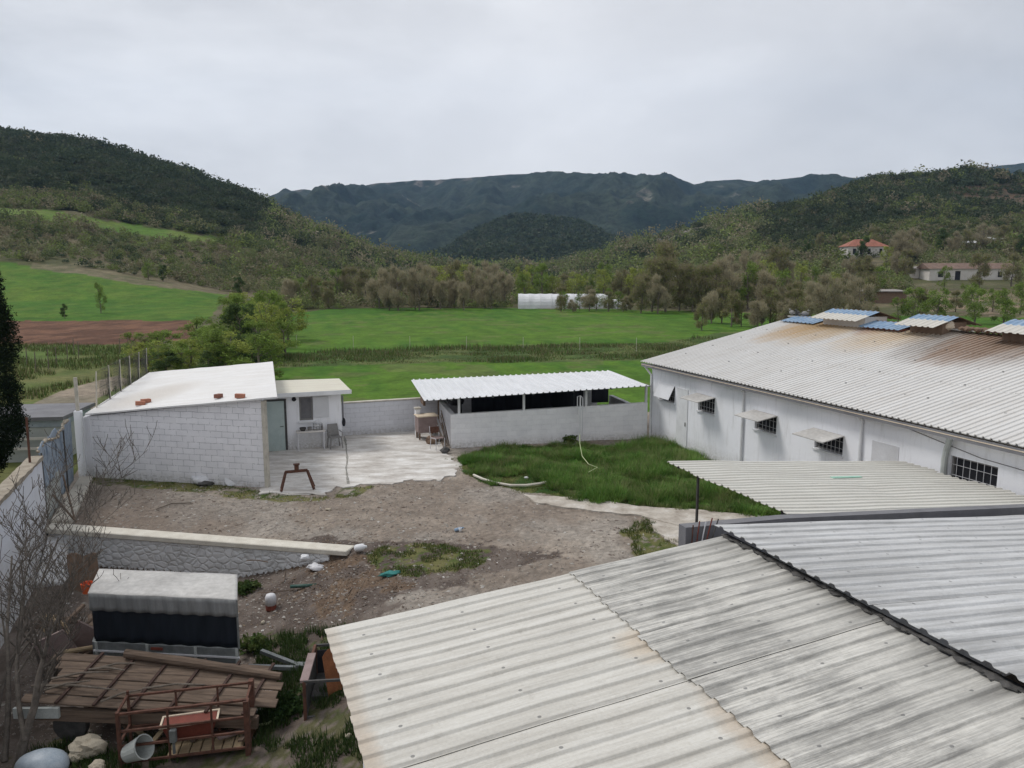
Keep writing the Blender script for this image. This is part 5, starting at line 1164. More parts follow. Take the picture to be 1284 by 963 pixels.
q = st(G(1060, 599, 2.6)); o = MB().hexa([(0, 0, 0), (.85, .03, -.07), (.85, .12, -.07), (0, .1, 0), (0, 0, .02), (.85, .03, -.05), (.85, .12, -.05), (0, .1, .02)]).build('strip', mat_noise('pale_green_mat', (.25, .45, .36), (.36, .55, .45), 4)); 
pz = cz+csl*(st(G(1045, 600, 2.5))[0]-cs0)+.045; pw = G(1045, 600, pz); o.location = pw; o.rotation_euler.z = TH; tag(o, 'pale green plastic strip lying on the canopy roof', 'strip')
# grey wall behind the near roof
gw = pthing('parapet_wall', 'dark grey wall strip between the canopy and the near roof', 'wall', 6.75, 9.95)
za = hit_t(872, 660, 9.95)[2]; zb_ = hit_t(985, 650, 9.95)[2]; sb = hit_t(985, 650, 9.95)[0]-6.75; zc = hit_t(1284, 640, 9.95)[2]; sc_ = hit_t(1284, 640, 9.95)[0]-6.75
m = MB(); m.hexa([(0, 0, 0), (sb, 0, 0), (sb, .2, 0), (0, .2, 0), (0, 0, za), (sb, 0, zb_), (sb, .2, zb_), (0, .2, za)]); m.hexa([(sb, 0, 0), (sc_+4, 0, 0), (sc_+4, .2, 0), (sb, .2, 0), (sb, 0, zb_), (sc_+4, 0, zc-.25), (sc_+4, .2, zc-.25), (sb, .2, zb_)])
m.build('wall', M['greywall'], gw)
for i in range(5):
    P = hit(866+i*4, 676-i*2, W(6.6, 9.9), Vector((A.x, A.y, 0))); o = MB().tube([(0, 0, -.6), (.04+.05*i, .03, .22+.04*(i % 2))], .011, 5).build('rod', (M['rust'], M['terracotta'], M['bar'], M['terracotta'], M['darkpost'])[i]); o.location = P
    tag(o, 'short '+('brown', 'red', 'white', 'second red', 'dark')[i]+' rod sticking up behind the near roof by the grey wall', 'rod')

# near roof -----------------------------------------------------------------
ez = 2.6; e0 = st(G(408, 790, ez)); es = e0[0]; et = e0[1]
rs_, rt_, rz_ = hit_t(908, 673, et)
print('ridge', rs_, rt_, rz_, 'eave', es, et)
nr = pthing('shed', 'near shed whose weathered corrugated roof slopes meet at a dark ridge gap', 'shed', es, 0.0)
Ls = rs_-es; ms_ = hit(720, 728, W(es, 0, ez), Vector((0, 0, 1)))
# overlap line position along s
def rplane(px, py):
    a = W(es, et, ez); b = W(rs_, et, rz_); c = W(es, 0, ez); n = (b-a).cross(c-a).normalized(); return st(hit(px, py, a, n))
so = rplane(720, 728)[0]-es
rsl = (rz_-ez)/Ls; T0 = -1.5
mlow = mat_roof('near_roof_low_mat', 'x', (.60, .585, .54), (.34, .32, .28), .8, screws=([.4, so*.5, so-.3], .5), rust=[(0.0, et-1.5, .2, 3.0, (.40, .30, .20), .35), (0.0, 5.5, .22, 2, (.36, .26, .17), .35), (so+.05, et-2.2, .5, .5, (.45, .34, .22), .5), (so, 5.0, .25, 1.2, (.40, .30, .2), .5)])
mup = mat_roof('near_roof_high_mat', 'x', (.60, .585, .54), (.24, .235, .22), .55, ridge=(Ls-.75, Ls-.05, (.055, .053, .05), .95), blot=(so-.2, so+1.2, Ls+.1, (.19, .186, .175), .72), screws=([so+.35, (so+Ls)/2, Ls-.45], .5))
def wobedge(m, x0, x1, ya, yb, zoff, jag, seed):
    rr = random.Random(seed); y = ya; k = 0
    while y > yb:
        w = 1.0; dx = rr.uniform(-jag, jag); dz_ = (k % 3)*.006+rr.uniform(0, .008); lift = dz_*.8
        z0 = ez+rsl*(x0+dx)+zoff+dz_; z1 = ez+rsl*x1+zoff+lift
        sheet(m, x0+dx, x1, z0, z1, y, y-w-.04, per=.25, h=.032, nx=14, sag=.045); y -= w; k += 1
m = MB(); wobedge(m, 0, so+.15, et, T0, 0, .02, 4); m.build('lower_roof_sheets', mlow, nr, solid=.006)
m = MB(); wobedge(m, so, Ls-.02, et-.02, T0, .022, .05, 6); m.build('upper_roof_sheets', mup, nr, solid=.006)
# right slope, raised over the ridge
rz2 = rz_+.15
er = hit_t(1284, 646, et+.12); slr = (er[2]-rz2)/(er[0]-rs_)
print('right slope', slr, er)
def rslope(m, x0, x1, ya, yb, zo, seed, jag):
    rr = random.Random(seed); y = ya
    while y > yb:
        dx = rr.uniform(-jag, jag); sheet(m, Ls+x0+dx, Ls+x1, rz2+slr*(x0+dx)+zo+rr.uniform(0, .01), rz2+slr*x1+zo, y, y-1.04, per=.25, h=.031, nx=16, sag=.05); y -= 1.0
m = MB(); rslope(m, -.10, 9.5, et+.12, T0, 0, 9, .035)
m.build('right_roof_slope', mat_roof('near_roof_right_mat', 'x', (.57, .575, .575), (.27, .27, .265), .85, ridge=(Ls+2.4, Ls-.3, (.20, .198, .19), .55), screws=([Ls+.5, Ls+1.7, Ls+2.9, Ls+4.1, Ls+5.4], .5)), nr, solid=.006)
MB().box(Ls-.06, Ls+.02, T0, et-.05, rz_-.05, rz_+.06).build('ridge_gap_shade', M['dark'], nr)  # solid near-black strip painting the shade under the raised slope
m = MB()
for i in range(150):
    yy = et-.05-i*.07-random.random()*.05; q_ = random.random()**1.6; m.blob((Ls-.05+random.uniform(-.04, .02), yy, rz_+.055), .03+.05*q_**3, .09+.03*q_, .012+.02*q_, i, .6, 1)
m.build('ridge_moss', M['darkpost'], nr)
MB().box(.35, .55, T0, et-.4, -1.3, ez-.02).build('side_wall', M['plaster2'], nr); MB().hexa([(.552, et-.6, -1), (Ls, et-.6, -1), (Ls, et-.4, -1), (.552, et-.4, -1), (.552, et-.6, ez-.02), (Ls, et-.6, rz_-.1), (Ls, et-.4, rz_-.1), (.552, et-.4, ez-.02)]).build('back_wall', M['plaster2'], nr)
MB().hexa([(Ls+.002, et-.6, -1), (Ls+9, et-.6, -1), (Ls+9, et-.4, -1), (Ls+.002, et-.4, -1), (Ls+.002, et-.6, rz_-.1), (Ls+9, et-.6, rz2+slr*9-.1), (Ls+9, et-.4, rz2+slr*9-.1), (Ls+.002, et-.4, rz_-.1)]).build('back_wall', M['plaster2'], nr)
for yy in (et-.5, et-2.5, et-4.5): MB().beam((.05, yy, ez-.06), (Ls, yy, rz_-.06), .06, .1).build('rafter', M['steel'], nr)

# trailer -----------------------------------------------------------------
GZ = -.95
q0 = G(112, 743, 1.0); q1 = G(297, 751, 1.0); tang = math.atan2(q1.y-q0.y, q1.x-q0.x); TL = (q1-q0).length; b0 = G(298, 720.5, 1.0); 
tw = abs((b0-q1).dot(Vector((-math.sin(tang), math.cos(tang), 0))))
tl = thing('box_trailer', 'small box trailer with a pale top cover and a navy tarpaulin side', 'trailer', (q0.x, q0.y, GZ), tang)
hz = 1.0-GZ
shx = (b0-q1).dot(Vector((math.cos(tang), math.sin(tang), 0)))/tw-.03
def cov(u, v):
    return (-.02+u*(TL+.04)+shx*v*tw, v*(tw+.04)-.02, hz+.015*math.sin(math.pi*v)*math.sin(math.pi*u)+.004*math.sin(u*17))
MB().grid(cov, 40, 10).build('top_cover', M['tarp_top'], tl, solid=.02, smooth=True)
MB().grid(lambda u, v: (u*TL, -.025-.02*math.sin(u*60)*v, hz-.01-v*.33), 120, 4).build('cover_valance', M['tarp_side'], tl, smooth=True, solid=.008)
MB().grid(lambda u, v: (.04+u*(TL-.08), .03-.02*math.sin(u*47+v*2), hz-.2-v*.78), 100, 6).build('side_tarpaulin', M['navy'], tl, smooth=True, solid=.008)
SH = Matrix(((1, shx, 0, 0), (0, 1, 0, 0), (0, 0, 1, 0), (0, 0, 0, 1)))
MB().box(0, TL, .1, tw, hz-1.0, hz-.03, SH).build('body', M['navy'], tl)
MB().box(-.03, TL-.02, .0, tw+.02, hz-1.38, hz-.98, SH).build('side_board', M['steel'], tl, bevel=.01)
m = MB()
for x in (.05, TL*.37, TL*.7, TL-.06): m.box(x-.02, x+.03, -.02, -.002, hz-1.38, hz-.98)
m.build('stakes', M['greypanel'], tl); MB().box(0, TL, -.03, -.004, hz-1.17, hz-1.14).build('rub_rail', M['bar'], tl)
MB().tube([(TL-.01, .0, hz-.98), (TL-.01, .0, hz-.02)], .02, 6).build('corner_post', M['steel'], tl); MB().box(TL*.4, TL*.48, -.03, -.01, hz-1.08, hz-1.03).build('red_lamp', M['terracotta'], tl)
for y_ in (-.0, tw): 
    w = MB().lathe([(.16, -.08), (.27, -.08), (.29, -.04), (.29, .04), (.27, .08), (.16, .08)], 20, M=Matrix.Translation((TL*.5, y_+.12 if y_ == 0 else y_-.12, .29))@Matrix.Rotation(R(90), 4, 'X')).build('wheel', M['darkpost'], tl)
MB().beam((TL, .3, .45), (TL+.95, .55, .33), .08, .07).build('drawbar', M['steel'], tl); MB().beam((TL, tw-.2, .45), (TL+.95, .6, .33), .08, .07).build('drawbar', M['steel'], tl); MB().box(TL+.85, TL+1.1, .5, .64, .28, .42).build('coupling', M['steel'], tl, bevel=.01)
# brown board and orange object left of the trailer
P = G(104, 742, -.3); o = MB(); o = o.grid(lambda u, v: (-.34+u*.68+.03*math.sin(v*5), .05*math.sin(u*6), v*.85+.04*math.sin(u*9)), 8, 8).build('brown_board', M['brown'], solid=.03); o.location = P; o.rotation_euler = (R(-12), 0, .1); tag(o, 'brown board standing at the left end of the trailer', 'board')
o = MB().lathe([(.10, 0), (.13, .22), (.12, .22), (.09, .02)], 14).build('orange_bucket', M['orangep']); o.location = G(110, 743, .1); tag(o, 'small orange bucket wedged between the brown board and the trailer', 'bucket')
jr0 = random.Random(8)
# wood cart --------------------------------------------------------------
c0 = G(8, 893, -.05); c1 = G(312, 905, -.25); cang = math.atan2(c1.y-c0.y, c1.x-c0.x); CL = (c1-c0).length
c0 = c0+Vector((.05, .42, 0)); c1 = c1+Vector((.05, .42, 0))
ct = thing('wooden_cart', 'long old plank cart bed tilted towards the viewer in front of the trailer', 'cart', (c0.x, c0.y, GZ), cang)
bed = MB()
def bedpt(x, y, dz_=0): return (x, y*.9, .83-.075*x+.17*y+dz_)
wp = 1.35/6
for i in range(6):
    y0 = i*wp+.008; y1 = (i+1)*wp-.008; j = random.uniform(-.2, .2); dz_ = random.uniform(-.022, .022)
    bed.hexa([bedpt(0+j, y0, dz_-.03), bedpt(CL+j, y0, dz_-.03), bedpt(CL+j, y1, dz_-.03), bedpt(0+j, y1, dz_-.03), bedpt(j, y0, dz_), bedpt(CL+j, y0, dz_), bedpt(CL+j, y1, dz_), bedpt(j, y1, dz_)])
bed.build('plank_bed', M['wood'], ct, bevel=.006)
for k in range(6):
    x = .5+k*(CL-.8)/5; MB().beam(bedpt(x, -.03, .03), bedpt(x+.16, 1.38, .03), .05, .035).build('batten', M['rustdark'], ct)
MB().tube([bedpt(1.1, 1.30, .10), bedpt(2.3, 1.17, .09), bedpt(CL+.1, .95, .08)], [.08, .09, .07], 10).build('log', M['wood'], ct)
MB().box(.0, CL-.1, .0, .1, .50, .70, Matrix.Rotation(R(3), 4, 'Y')).build('side_rail', M['wood'], ct)
MB().box(-.2, .55, -.06, .0, .56, .74).build('end_plate', M['greypanel'], ct)
for x, y in ((.6, .2), (.6, 1.1), (CL-1.2, .2), (CL-1.2, 1.1)): MB().lathe([(.12, -.07), (.28, -.07), (.30, 0), (.28, .07), (.12, .07)], 18, M=Matrix.Translation((x, y, .30))@Matrix.Rotation(R(90), 4, 'X')).build('wheel', M['darkpost'], ct)
MB().beam((.6, .65, .42), (CL-.3, .65, .40), .12, .12).build('chassis', M['rust'], ct)
for i in range(7):
    x = jr0.uniform(.4, CL-.6); y = jr0.uniform(.1, 1.0); bp = bedpt(x, y, .06); Pw = Vector((c0.x, c0.y, GZ))+Matrix.Rotation(cang, 3, 'Z')@Vector(bp); L_ = jr0.uniform(.3, .8); a = jr0.uniform(-.5, .9)
    o = MB().tube([(-L_*math.cos(a), -L_*math.sin(a)*.5, .0), (0, .03, .04), (L_*math.cos(a), L_*math.sin(a)*.5, .02)], [.022, .02, .012], 6).build('branch', M['bark']); o.location = Pw; tag(o, 'dry dead branch lying across the plank cart bed', 'branch', 'dead branches on the cart')
# rusty frame -------------------------------------------------------------
f0 = G(152, 958, GZ+.1); f1 = G(312, 948, GZ); fang = math.atan2(f1.y-f0.y, f1.x-f0.x); FLn = (f1-f0).length; FD = .55
hA = hit(148, 893, Vector((f0.x, f0.y, 0)), Vector((-math.sin(fang), math.cos(fang), 0))).z-GZ
rf_ = thing('rusty_crate', 'rusty steel bar crate frame standing open at the bottom left', 'crate', (f0.x, f0.y, GZ), fang)
for x, y, w in ((0, 0, .07), (FLn, 0, .12), (0, FD, .05), (FLn, FD, .12)): MB().beam((x, y, 0), (x, y, hA+(.0 if y == 0 else .05)), w, w*.7).build('post', M['rust'], rf_)
for y in (0, FD):
    for zq in (.14, .42, .68, hA-.02): MB().beam((0, y, zq-.02), (FLn, y, zq+.02), .035, .035).build('rail', M['rust'], rf_)
for zq in (.14, .45, hA-.02):
    for x in (0, FLn): MB().beam((x, 0, zq), (x, FD, zq), .035, .035).build('rail', M['rust'], rf_)
for x in (FLn*.38, FLn*.72):
    MB().beam((x, FD, .14), (x, FD, hA), .03, .03).build('upright', M['rust'], rf_); MB().beam((x, 0, .14), (x, 0, hA), .03, .03).build('upright', M['rust'], rf_)
m = MB()
for i in range(7): m.box(FLn*.35+i*.17, FLn*.35+i*.17+.15, .05, FD-.05, .10, .135)
m.build('floor_boards', M['woodlight'], rf_)
def incrate(x, y, z): return Vector((f0.x, f0.y, GZ))+Matrix.Rotation(fang, 3, 'Z')@Vector((x, y, z))
pl = thing('planter', 'red plastic window-box planter with a pale rim inside the rusty crate', 'planter', incrate(FLn*.52, .26, .34), fang+.08)
MB().hexa([(-.34, -.10, 0), (.34, -.10, 0), (.34, .10, 0), (-.34, .10, 0), (-.42, -.15, .26), (.42, -.15, .26), (.42, .15, .26), (-.42, .15, .26)]).build('tub', M['terracotta'], pl, bevel=.02)
m = MB(); m.box(-.45, .45, -.18, -.145, .262, .285); m.box(-.45, .45, .145, .18, .262, .285); m.box(-.45, -.42, -.143, .143, .262, .285); m.box(.42, .45, -.143, .143, .262, .285); m.build('rim', M['cream'], pl)
MB().box(-.41, .41, -.14, .14, .255, .27).build('bottom', M['terracotta'], pl)
b = MB().lathe([(.14, 0), (.19, .34), (.20, .36), (.18, .36), (.13, .03)], 18, M=Matrix.Rotation(R(62), 4, 'Y')).build('bucket', M['greypanel']); b.location = incrate(.12, -.02, .28)+Vector((0, 0, 0)); b.rotation_euler.z = fang-.4; tag(b, 'pale grey bucket lying on its side at the left of the rusty crate', 'bucket')
can = thing('pipe_fitting', 'small grey pipe fitting hung on the middle rail of the rusty crate', 'fitting', incrate(FLn*.42, -.05, .52)); MB().box(-.05, .05, -.04, .04, -.1, .12).build('body', M['steel'], can, bevel=.01); MB().tube([(0, 0, -.1), (0, 0, -.3)], .025, 6).build('pipe', M['steel'], can)
for px, py, r_, lb, mt in ((112, 946, .20, 'pale tan boulder left of the rusty crate in the grass', 'boulder'), (98, 952, .11, 'smaller tan stone beside the pale boulder', 'boulder'), (122, 966, .10, 'small flat stone in front of the pale boulder', 'boulder')):
    o = MB().blob((0, 0, r_*.6), r_*1.25, r_, r_*.9, int(px), .45, 3).build('boulder', M[mt]); o.location = G(px, py, GZ+.05); tag(o, lb, 'boulder')
o = MB().blob((0, 0, .12), .42, .28, .24, 77, .12, 3).build('plastic_canister', M['bluegrey'], smooth=True); o.location = G(55, 968, GZ); tag(o, 'pale blue rounded plastic object lying at the bottom left edge', 'canister')
# rusty box ---------------------------------------------------------------
g0 = G(384, 921, GZ+.0); gang = R(6)
rb = thing('rusty_cage', 'rusty angle-iron cage with a black base tucked beside the near shed eave', 'cage', g0, gang)
BWd, BDp, BHt = 1.2, 1.3, .98
for x in (0, BWd):
    for y in (0, BDp): MB().box(x-.025, x+.025, y-.025, y+.025, 0, BHt).build('post', M['rust'] if x == 0 else M['darkpost'], rb)
for zq in (.02, .32, BHt):
    for y in (0, BDp): MB().beam((0, y, zq), (BWd, y, zq), .04, .04).build('rail', M['darkpost'], rb)
    for x in (0, BWd): MB().beam((x, 0, zq), (x, BDp, zq), .045, .045).build('rail', M['rust'] if zq > .5 else M['darkpost'], rb)
MB().box(.03, BWd-.03, .03, BDp-.03, .04, .10).build('tray', M['dark'], rb); MB().box(.03, BWd-.03, .45, BDp-.03, .36, .44).build('box', M['darkpost'], rb)
MB().box(-.01, .01, .03, BDp-.03, .10, BHt-.15).build('side_panel', M['darkpost'], rb); MB().box(.03, BWd-.03, BDp-.01, BDp+.01, .10, BHt-.1).build('interior_shade_panel', M['dark'], rb); MB().beam((0, 0, BHt), (0, BDp*.7, BHt+.03), .14, .05).build('wooden_rail', M['pinkwood'], rb)  # dark panels added to paint in the cage's shaded interior
MB().tube([(.35, .9, BHt), (.36, .9, BHt+.45)], .015, 5).build('rod', M['rust'], rb)
o = MB().grid(lambda u, v: (u*.75*(1-.35*v)+.1*v, .04*math.sin(u*5), v*.78*(1-.3*abs(u-.45))+.03*math.sin(u*8)), 8, 8).build('rusty_sheet', M['orange'], solid=.01); o.location = g0+Vector((.32, .35, .50)); o.rotation_euler = (R(-20), R(-14), gang+.25); tag(o, 'bright orange rusty steel sheet propped in the cage beside the near shed', 'sheet')
o = MB().box(-.8, .8, -.05, .05, 0, .05).build('plank', M['woodlight'], bevel=.005); o.location = G(388, 932, GZ+.02); o.rotation_euler.z = .22; tag(o, 'pale wooden plank on the ground in front of the rusty cage', 'plank')
# weeds shrub near cage
# debris ------------------------------------------------------------------
def zy(px, py):
    P = G(px, py, -.3)
    for _ in range(6): s_, t_ = st(P); P = G(px, py, float(yard_z(s_, t_)))
    return P
def deb(name, mb, mat, px, py, label, cat, rz=0, up=0, smooth=True):
    o = mb.build(name, mat, smooth=smooth); o.location = zy(px, py)+Vector((0, 0, up)); o.rotation_euler.z = rz; tag(o, label, cat); return o
deb('plastic_jug', MB().lathe([(.07, 0), (.09, .04), (.09, .2), (.04, .27), (.03, .31)], 14, M=Matrix.Rotation(R(80), 4, 'Y')), M['sack'], 445, 693, 'pale translucent jug lying at the right end of the retaining wall', 'jug', 0, .11)
deb('plastic_bag', MB().blob((0, 0, .06), .11, .09, .07, 91, .5, 3), M['sack'], 382, 702, 'small round white bag below the retaining wall', 'bag')
deb('plastic_bag', MB().blob((0, 0, .05), .19, .13, .07, 95, 1.0, 3), M['bar'], 397, 713, 'larger crumpled grey-white bag right of the round white one', 'bag')
deb('plastic_bag', MB().blob((0, 0, .09), .10, .05, .05, 96, .9, 3), M['sack'], 404, 703, 'thin white scrap of plastic on top of the crumpled bag', 'bag')
jar = thing('jar', 'glass jar with a red base standing on the dirt right of the trailer', 'jar', zy(340, 764)); MB().lathe([(.12, .0), (.12, .12)], 14).build('base', M['terracotta'], jar); MB().lathe([(.12, .12), (.125, .3), (.10, .36), (.04, .38)], 14).build('body', M['bar'], jar, smooth=True)
deb('green_tube', MB().tube([(-.32, 0, .05), (.3, .06, .06)], .045, 8), M['greenpipe'], 381, 738, 'dark green tube lying on the dirt below the retaining wall', 'tube')
deb('teal_cloth', MB().blob((0, 0, .03), .22, .10, .05, 99, 1.2, 3), M['teal'], 487, 722, 'teal rag crumpled on the mossy dirt', 'rag', .5)
deb('bottle', MB().lathe([(.04, 0), (.045, .03), (.045, .18), (.018, .24), (.018, .27)], 10, M=Matrix.Rotation(R(78), 4, 'Y')), M['blue'], 570, 667, 'small blue plastic bottle lying in the middle of the yard', 'bottle', .3, .045)
deb('plastic_cup', MB().lathe([(.03, 0), (.045, .12), (.04, .12), (.028, .01)], 10), M['white'], 577, 667, 'white cup beside the blue bottle in the yard', 'cup')
for i, (px, py) in enumerate(((355, 832), (392, 836), (402, 833), (335, 876), (437, 925), (322, 893), (330, 782), (660, 600), (412, 640))):
    deb('stone', MB().blob((0, 0, .03), .05+.02*(i % 3), .05, .045, 120+i, .5, 2), M['boulder'], px, py, 'small pale stone lying in the lower yard' if i < 7 else ('pale stone on the short grass by the curved edging' if i == 7 else 'pale stone just below the concrete pad'), 'stone', group_ := 0) if False else tag(deb('stone', MB().blob((0, 0, .03), .05+.02*(i % 3), .05, .045, 120+i, .5, 2), M['sack'] if i % 2 else M['boulder'], px, py, 'x', 'stone'), 'small pale stone lying on the dirt of the lower yard' if i < 7 else ('pale stone on the short grass by the curved edging' if i == 7 else 'pale stone just below the concrete pad'), 'stone', 'pale stones on the lower yard' if i < 7 else None)
# a little hose on right of crate
pts = [zy(*p)+Vector((0, 0, .04)) for p in ((322, 912), (336, 910), (346, 902), (352, 890), (354, 878))]
o = MB().tube([p-pts[0] for p in pts], .02, 6).build('hose', M['hose']); o.location = pts[0]; tag(o, 'short pale green hose curling on the dirt right of the rusty crate', 'hose')
pts = [zy(*p)+Vector((0, 0, .1)) for p in ((196, 640), (215, 633), (240, 632))]
o = MB().tube([p-pts[0]-Vector((0, 0, .06)) for p in pts], .018, 5).build('branch', M['bark']); o.location = pts[0]; tag(o, 'dark fallen branch on the gravel above the retaining wall', 'branch')
# firewood / junk heap under bare tree
for i in range(26):
    P = G(random.uniform(60, 118), random.uniform(770, 818), GZ+random.uniform(.3, .9)); a = random.uniform(0, 6.28); L_ = random.uniform(.3, .7)
    o = MB().tube([(-math.cos(a)*L_/2, -math.sin(a)*L_/2, -.06), (math.cos(a)*L_/2, math.sin(a)*L_/2, .08)], random.uniform(.03, .06), 7).build('firewood_log', M['wood'] if i % 3 else M['woodlight']); o.location = P
    tag(o, 'short piece of split firewood in the heap between the bare tree and the trailer', 'firewood', 'firewood heap')
for k, (px, py) in enumerate(((100, 800), (80, 812))):
    o = MB().box(-.3, .3, -.02, .02, 0, .55).build('board', M['pinkwood']); o.location = G(px, py+12, GZ+.55); o.rotation_euler = (.2, .6-1.0*k, .2); tag(o, ('grey-pink board tilted on the firewood heap', 'second grey-pink board tilted the other way on the firewood heap')[k], 'board')

jr = random.Random(5)
for i in range(14):
    o = MB().box(-jr.uniform(.2, .5), jr.uniform(.2, .5), -.04, .04, -.015, .015).build('scrap_board', M[('wood', 'pinkwood', 'brown', 'woodlight')[i % 4]]); o.location = G(jr.uniform(150, 310), jr.uniform(900, 925), GZ+.08+.02*i % .2); o.rotation_euler = (jr.uniform(-.2, .2), jr.uniform(-.25, .25), jr.uniform(0, 3)); tag(o, 'broken board in the loose scrap behind the rusty crate', 'board', 'scrap boards behind the crate')
for i in range(9):
    pz_ = zy(jr.uniform(300, 440), jr.uniform(700, 800)); a = jr.uniform(0, 3); L_ = jr.uniform(.15, .4)
    o = MB().tube([(-L_*math.cos(a), -L_*math.sin(a), .02), (0, .02, .04), (L_*math.cos(a), L_*math.sin(a), .02)], .012, 5).build('twig', M['wood']); o.location = pz_; tag(o, 'broken twig lying on the dark dirt right of the trailer', 'twig', 'twigs on the lower yard')
o = MB().grid(lambda u, v: (u*.5-.25, v*.35, .05+.06*math.sin(u*9+v*4)), 10, 8).build('plastic_sheet', M['sack'], solid=.004, smooth=True); o.location = zy(330, 880); tag(o, 'crumpled pale plastic sheet on the ground between the crate and the cage', 'plastic')
# ------------------------------------------------------------------ near trees
def bare_tree(label, P, specs, seed, trunkr=.12):
    rnd = random.Random(seed); t = thing('bare_tree', label, 'tree', P); tm = MB(); tw = MB()
    def grow(p, d, L, r, lev, mb):
        seg = 5; pts = [p]; rs = [r]; dd = Vector(d).normalized(); cur = Vector(p)
        for i in range(seg):
            dd = (dd+Vector((rnd.uniform(-1, 1), rnd.uniform(-1, 1), rnd.uniform(-.4, .9)))*.16).normalized(); cur = cur+dd*L/seg; pts.append(cur.copy()); rs.append(max(r*(1-.72*(i+1)/seg), .0045))
        mb.tube(pts, rs, 7 if lev < 2 else 4, False)
        if lev < 4:
            for k in range((5, 4, 4, 3)[lev]):
                u = rnd.uniform(.22, .98); i = min(seg-1, int(u*seg)); q = pts[i].lerp(pts[i+1], u*seg-i); a = rnd.uniform(0, 6.283)
                nd = dd*.9+Vector((math.cos(a), math.sin(a), rnd.uniform(.0, .9)))*.9
                grow(q, nd, L*rnd.uniform(.38, .66), max(rs[i]*.55, .005), lev+1, tw if lev >= 1 else tm)
    for (q, d, L, r) in specs: grow(Vector(q), Vector(d), L, r, 0 if L > 2 else 1, tm)
    tm.build('trunk', M['twig'], t, smooth=True); tw.build('twigs', M['twig'], t, smooth=True); return t
bare_tree('leafless grey tree with many fine upright twigs at the bottom left corner', G(24, 960, GZ), [((0, 0, 0), (.10, .25, 1), 2.3, .08), ((.1, .05, .4), (-.35, .6, 1), 3.0, .045), ((-.3, .1, 0), (-.1, .9, 1), 3.6, .05), ((-.8, .6, .2), (-.1, .6, 1), 3.4, .04)], 5)
bare_tree('leafless brown shrub of dense twigs between the boundary wall and the trailer', G(70, 850, GZ), [((0, 0, 0), (.1, .1, 1), 1.6, .04), ((.2, .1, 0), (.5, .3, 1), 1.5, .035), ((-.2, 0, 0), (-.4, .2, 1), 1.7, .035), ((0, -.2, 0), (.25, -.1, 1), 1.6, .03)], 9)
def cypress():
    P = Vector((XY(-22, 26), 26, -.8)); t = thing('cypress', 'tall dark cypress tree cut by the left edge of the picture', 'tree', P)
    MB().tube([(0, 0, 0), (0, 0, 2), (.1, 0, 7.5)], [.2, .16, .05], 8).build('trunk', M['bark'], t)
    n = 3600; z = .8+10.6*rng.random(n)**.95; prof = 1.3*np.clip((11.8-z)/6.5, 0, 1)**.7*np.clip(z/2.2, .45, 1)
    a = rng.random(n)*6.283; rr = prof*(.55+.45*rng.random(n)**.4)*(.8+.4*vnoise(a*1.5, z*1.3, 4))
    cs = np.stack([rr*np.cos(a), rr*np.sin(a), z], 1); pal = np.array([(.012, .022, .010), (.018, .030, .013), (.010, .017, .009)])
    V, Fc, C = tri_cloud(cs, np.tile((.22, .22, .32), (n, 1)), 26, np.full(n, .055), pal[rng.integers(0, 3, n)], .3, .5, slim=.5)
    link_mesh('crown', npmesh('cypress_crown', V, Fc, 3, C), M['leaf'], t)
cypress()
def shrub(name, label, P, r, h, pal, n=160, K=16, sz=.04):
    t = thing(name, label, 'plant', P); MB().tube([(0, 0, 0), (.02, 0, h*.6)], .02, 5).build('stem', M['bark'], t)
    cs = np.stack([rng.normal(size=n)*r*.5, rng.normal(size=n)*r*.5, h*(.15+.8*rng.random(n))], 1); p = np.array(pal)
    V, Fc, C = tri_cloud(cs, np.full((n, 3), r*.3), K, np.full(n, sz), p[rng.integers(0, len(p), n)], .2, .4); link_mesh('foliage', npmesh(name, V, Fc, 3, C), M['leaf'], t)
shrub('weed_clump', 'dark green weed clump between the rusty crate and the cage', G(362, 905, GZ), .3, .4, [(.03, .06, .018), (.045, .08, .025)])

shrub('weed_clump', 'small green weed by the drawbar of the trailer', zy(318, 815), .28, .22, [(.07, .11, .03), (.10, .13, .04)], 60)
shrub('weed_clump', 'tuft of tall weeds against the pen wall left of the standpipe', G(716, 556, 0), .25, .3, [(.09, .14, .035), (.13, .16, .05)], 50)
shrub('weed_clump', 'green tuft at the right side of the trailer top', zy(308, 742), .30, .20, [(.06, .10, .03), (.09, .12, .04)], 60)

# ------------------------------------------------------------------ haze
m = MB().box(-3900, 3900, -500, 3900, -60, 900); hz_o = m.build('haze', None); hm = bpy.data.materials.new('haze_mat'); hm.use_nodes = True; nt = hm.node_tree; nt.nodes.clear()
o_ = nt.nodes.new('ShaderNodeOutputMaterial'); v_ = nt.nodes.new('ShaderNodeVolumePrincipled'); v_.inputs['Density'].default_value = 0.9e-4; v_.inputs['Color'].default_value = (.42, .66, 1.0, 1); v_.inputs['Anisotropy'].default_value = 0.0
nt.links.new(v_.outputs[0], o_.inputs['Volume']); hz_o.data.materials.append(hm); tag(hz_o, 'thin bluish haze filling the valley air', 'haze', kind='stuff')

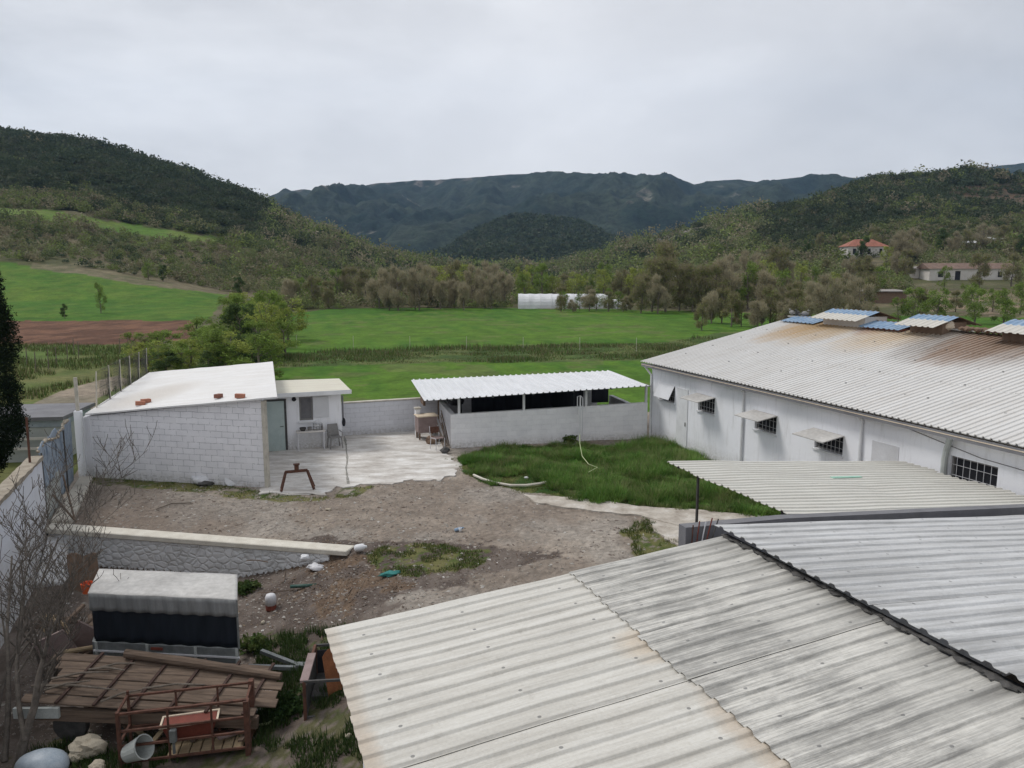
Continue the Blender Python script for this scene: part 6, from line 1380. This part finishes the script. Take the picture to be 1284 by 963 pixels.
# ------------------------------------------------------------------ sky and light
w = bpy.data.worlds.new('World'); SC.world = w; w.use_nodes = True; nt = w.node_tree; g = N(nt); bg = nt.nodes['Background']; bg.inputs['Strength'].default_value = .1
sky = g.n('ShaderNodeTexSky', sky_type='NISHITA'); sky.sun_disc = False; SE, SR = R(54), R(-70); sky.sun_elevation = SE; sky.sun_rotation = SR; sky.altitude = 300
c = g.n('ShaderNodeTexCoord'); x, y, z = g.sep(c.outputs['Generated'])
mp = g.n('ShaderNodeMapping'); mp.inputs['Scale'].default_value = (1.1, 1.1, 2.6); mp.inputs['Location'].default_value = (.35, .2, .4); g.l(c.outputs['Generated'], mp.inputs['Vector'])
n1 = g.noise(mp.outputs[0], 1.7, 6, .55, .4); n2 = g.noise(mp.outputs[0], 5.5, 5, .55)
nn = g.math('ADD', g.math('MULTIPLY', n1, .75), g.math('MULTIPLY', n2, .25))
cl = g.ramp(nn, [(.36, (.40, .40, .412)), (.5, (.50, .50, .512)), (.63, (.655, .655, .665))])
glow = g.math('SUBTRACT', 1.0, g.math('MULTIPLY', g.math('ABSOLUTE', g.math('SUBTRACT', x, .06)), 1.0)); 
cl = g.mix(g.math('MULTIPLY', g.ramp(glow, [(.4, 0.0), (1, 1.0)]), g.ramp(z, [(0.0, .6), (.25, .65), (.5, .15)])), cl, (.71, .705, .715))
cl2 = g.mix(1.0, cl, 10.0, 'MULTIPLY')
col = g.mix(.965, sky.outputs[0], cl2); g.l(col, bg.inputs['Color'])
sl = bpy.data.lights.new('sun', 'SUN'); sl.energy = 1.5; sl.angle = R(18); sl.color = (1, .97, .93); so_ = bpy.data.objects.new('sun', sl); COL.objects.link(so_)
sd = Vector((math.sin(SR)*math.cos(SE), math.cos(SR)*math.cos(SE), math.sin(SE))); so_.rotation_euler = sd.to_track_quat('Z', 'Y').to_euler(); so_.location = sd*50
# ------------------------------------------------------------------ camera
cd = bpy.data.cameras.new('camera'); cd.sensor_width = 36; cd.lens = 36*F/1284; cd.clip_end = 20000; cd.clip_start = .1
co = bpy.data.objects.new('camera', cd); COL.objects.link(co); co.location = (0, 0, H); co.rotation_euler = (math.pi/2-PITCH, 0, 0); SC.camera = co
SC.view_settings.view_transform = 'Standard'; SC.view_settings.look = 'None'; SC.view_settings.gamma = 1; SC.view_settings.exposure = 0.53; SC.view_settings.use_curve_mapping = False
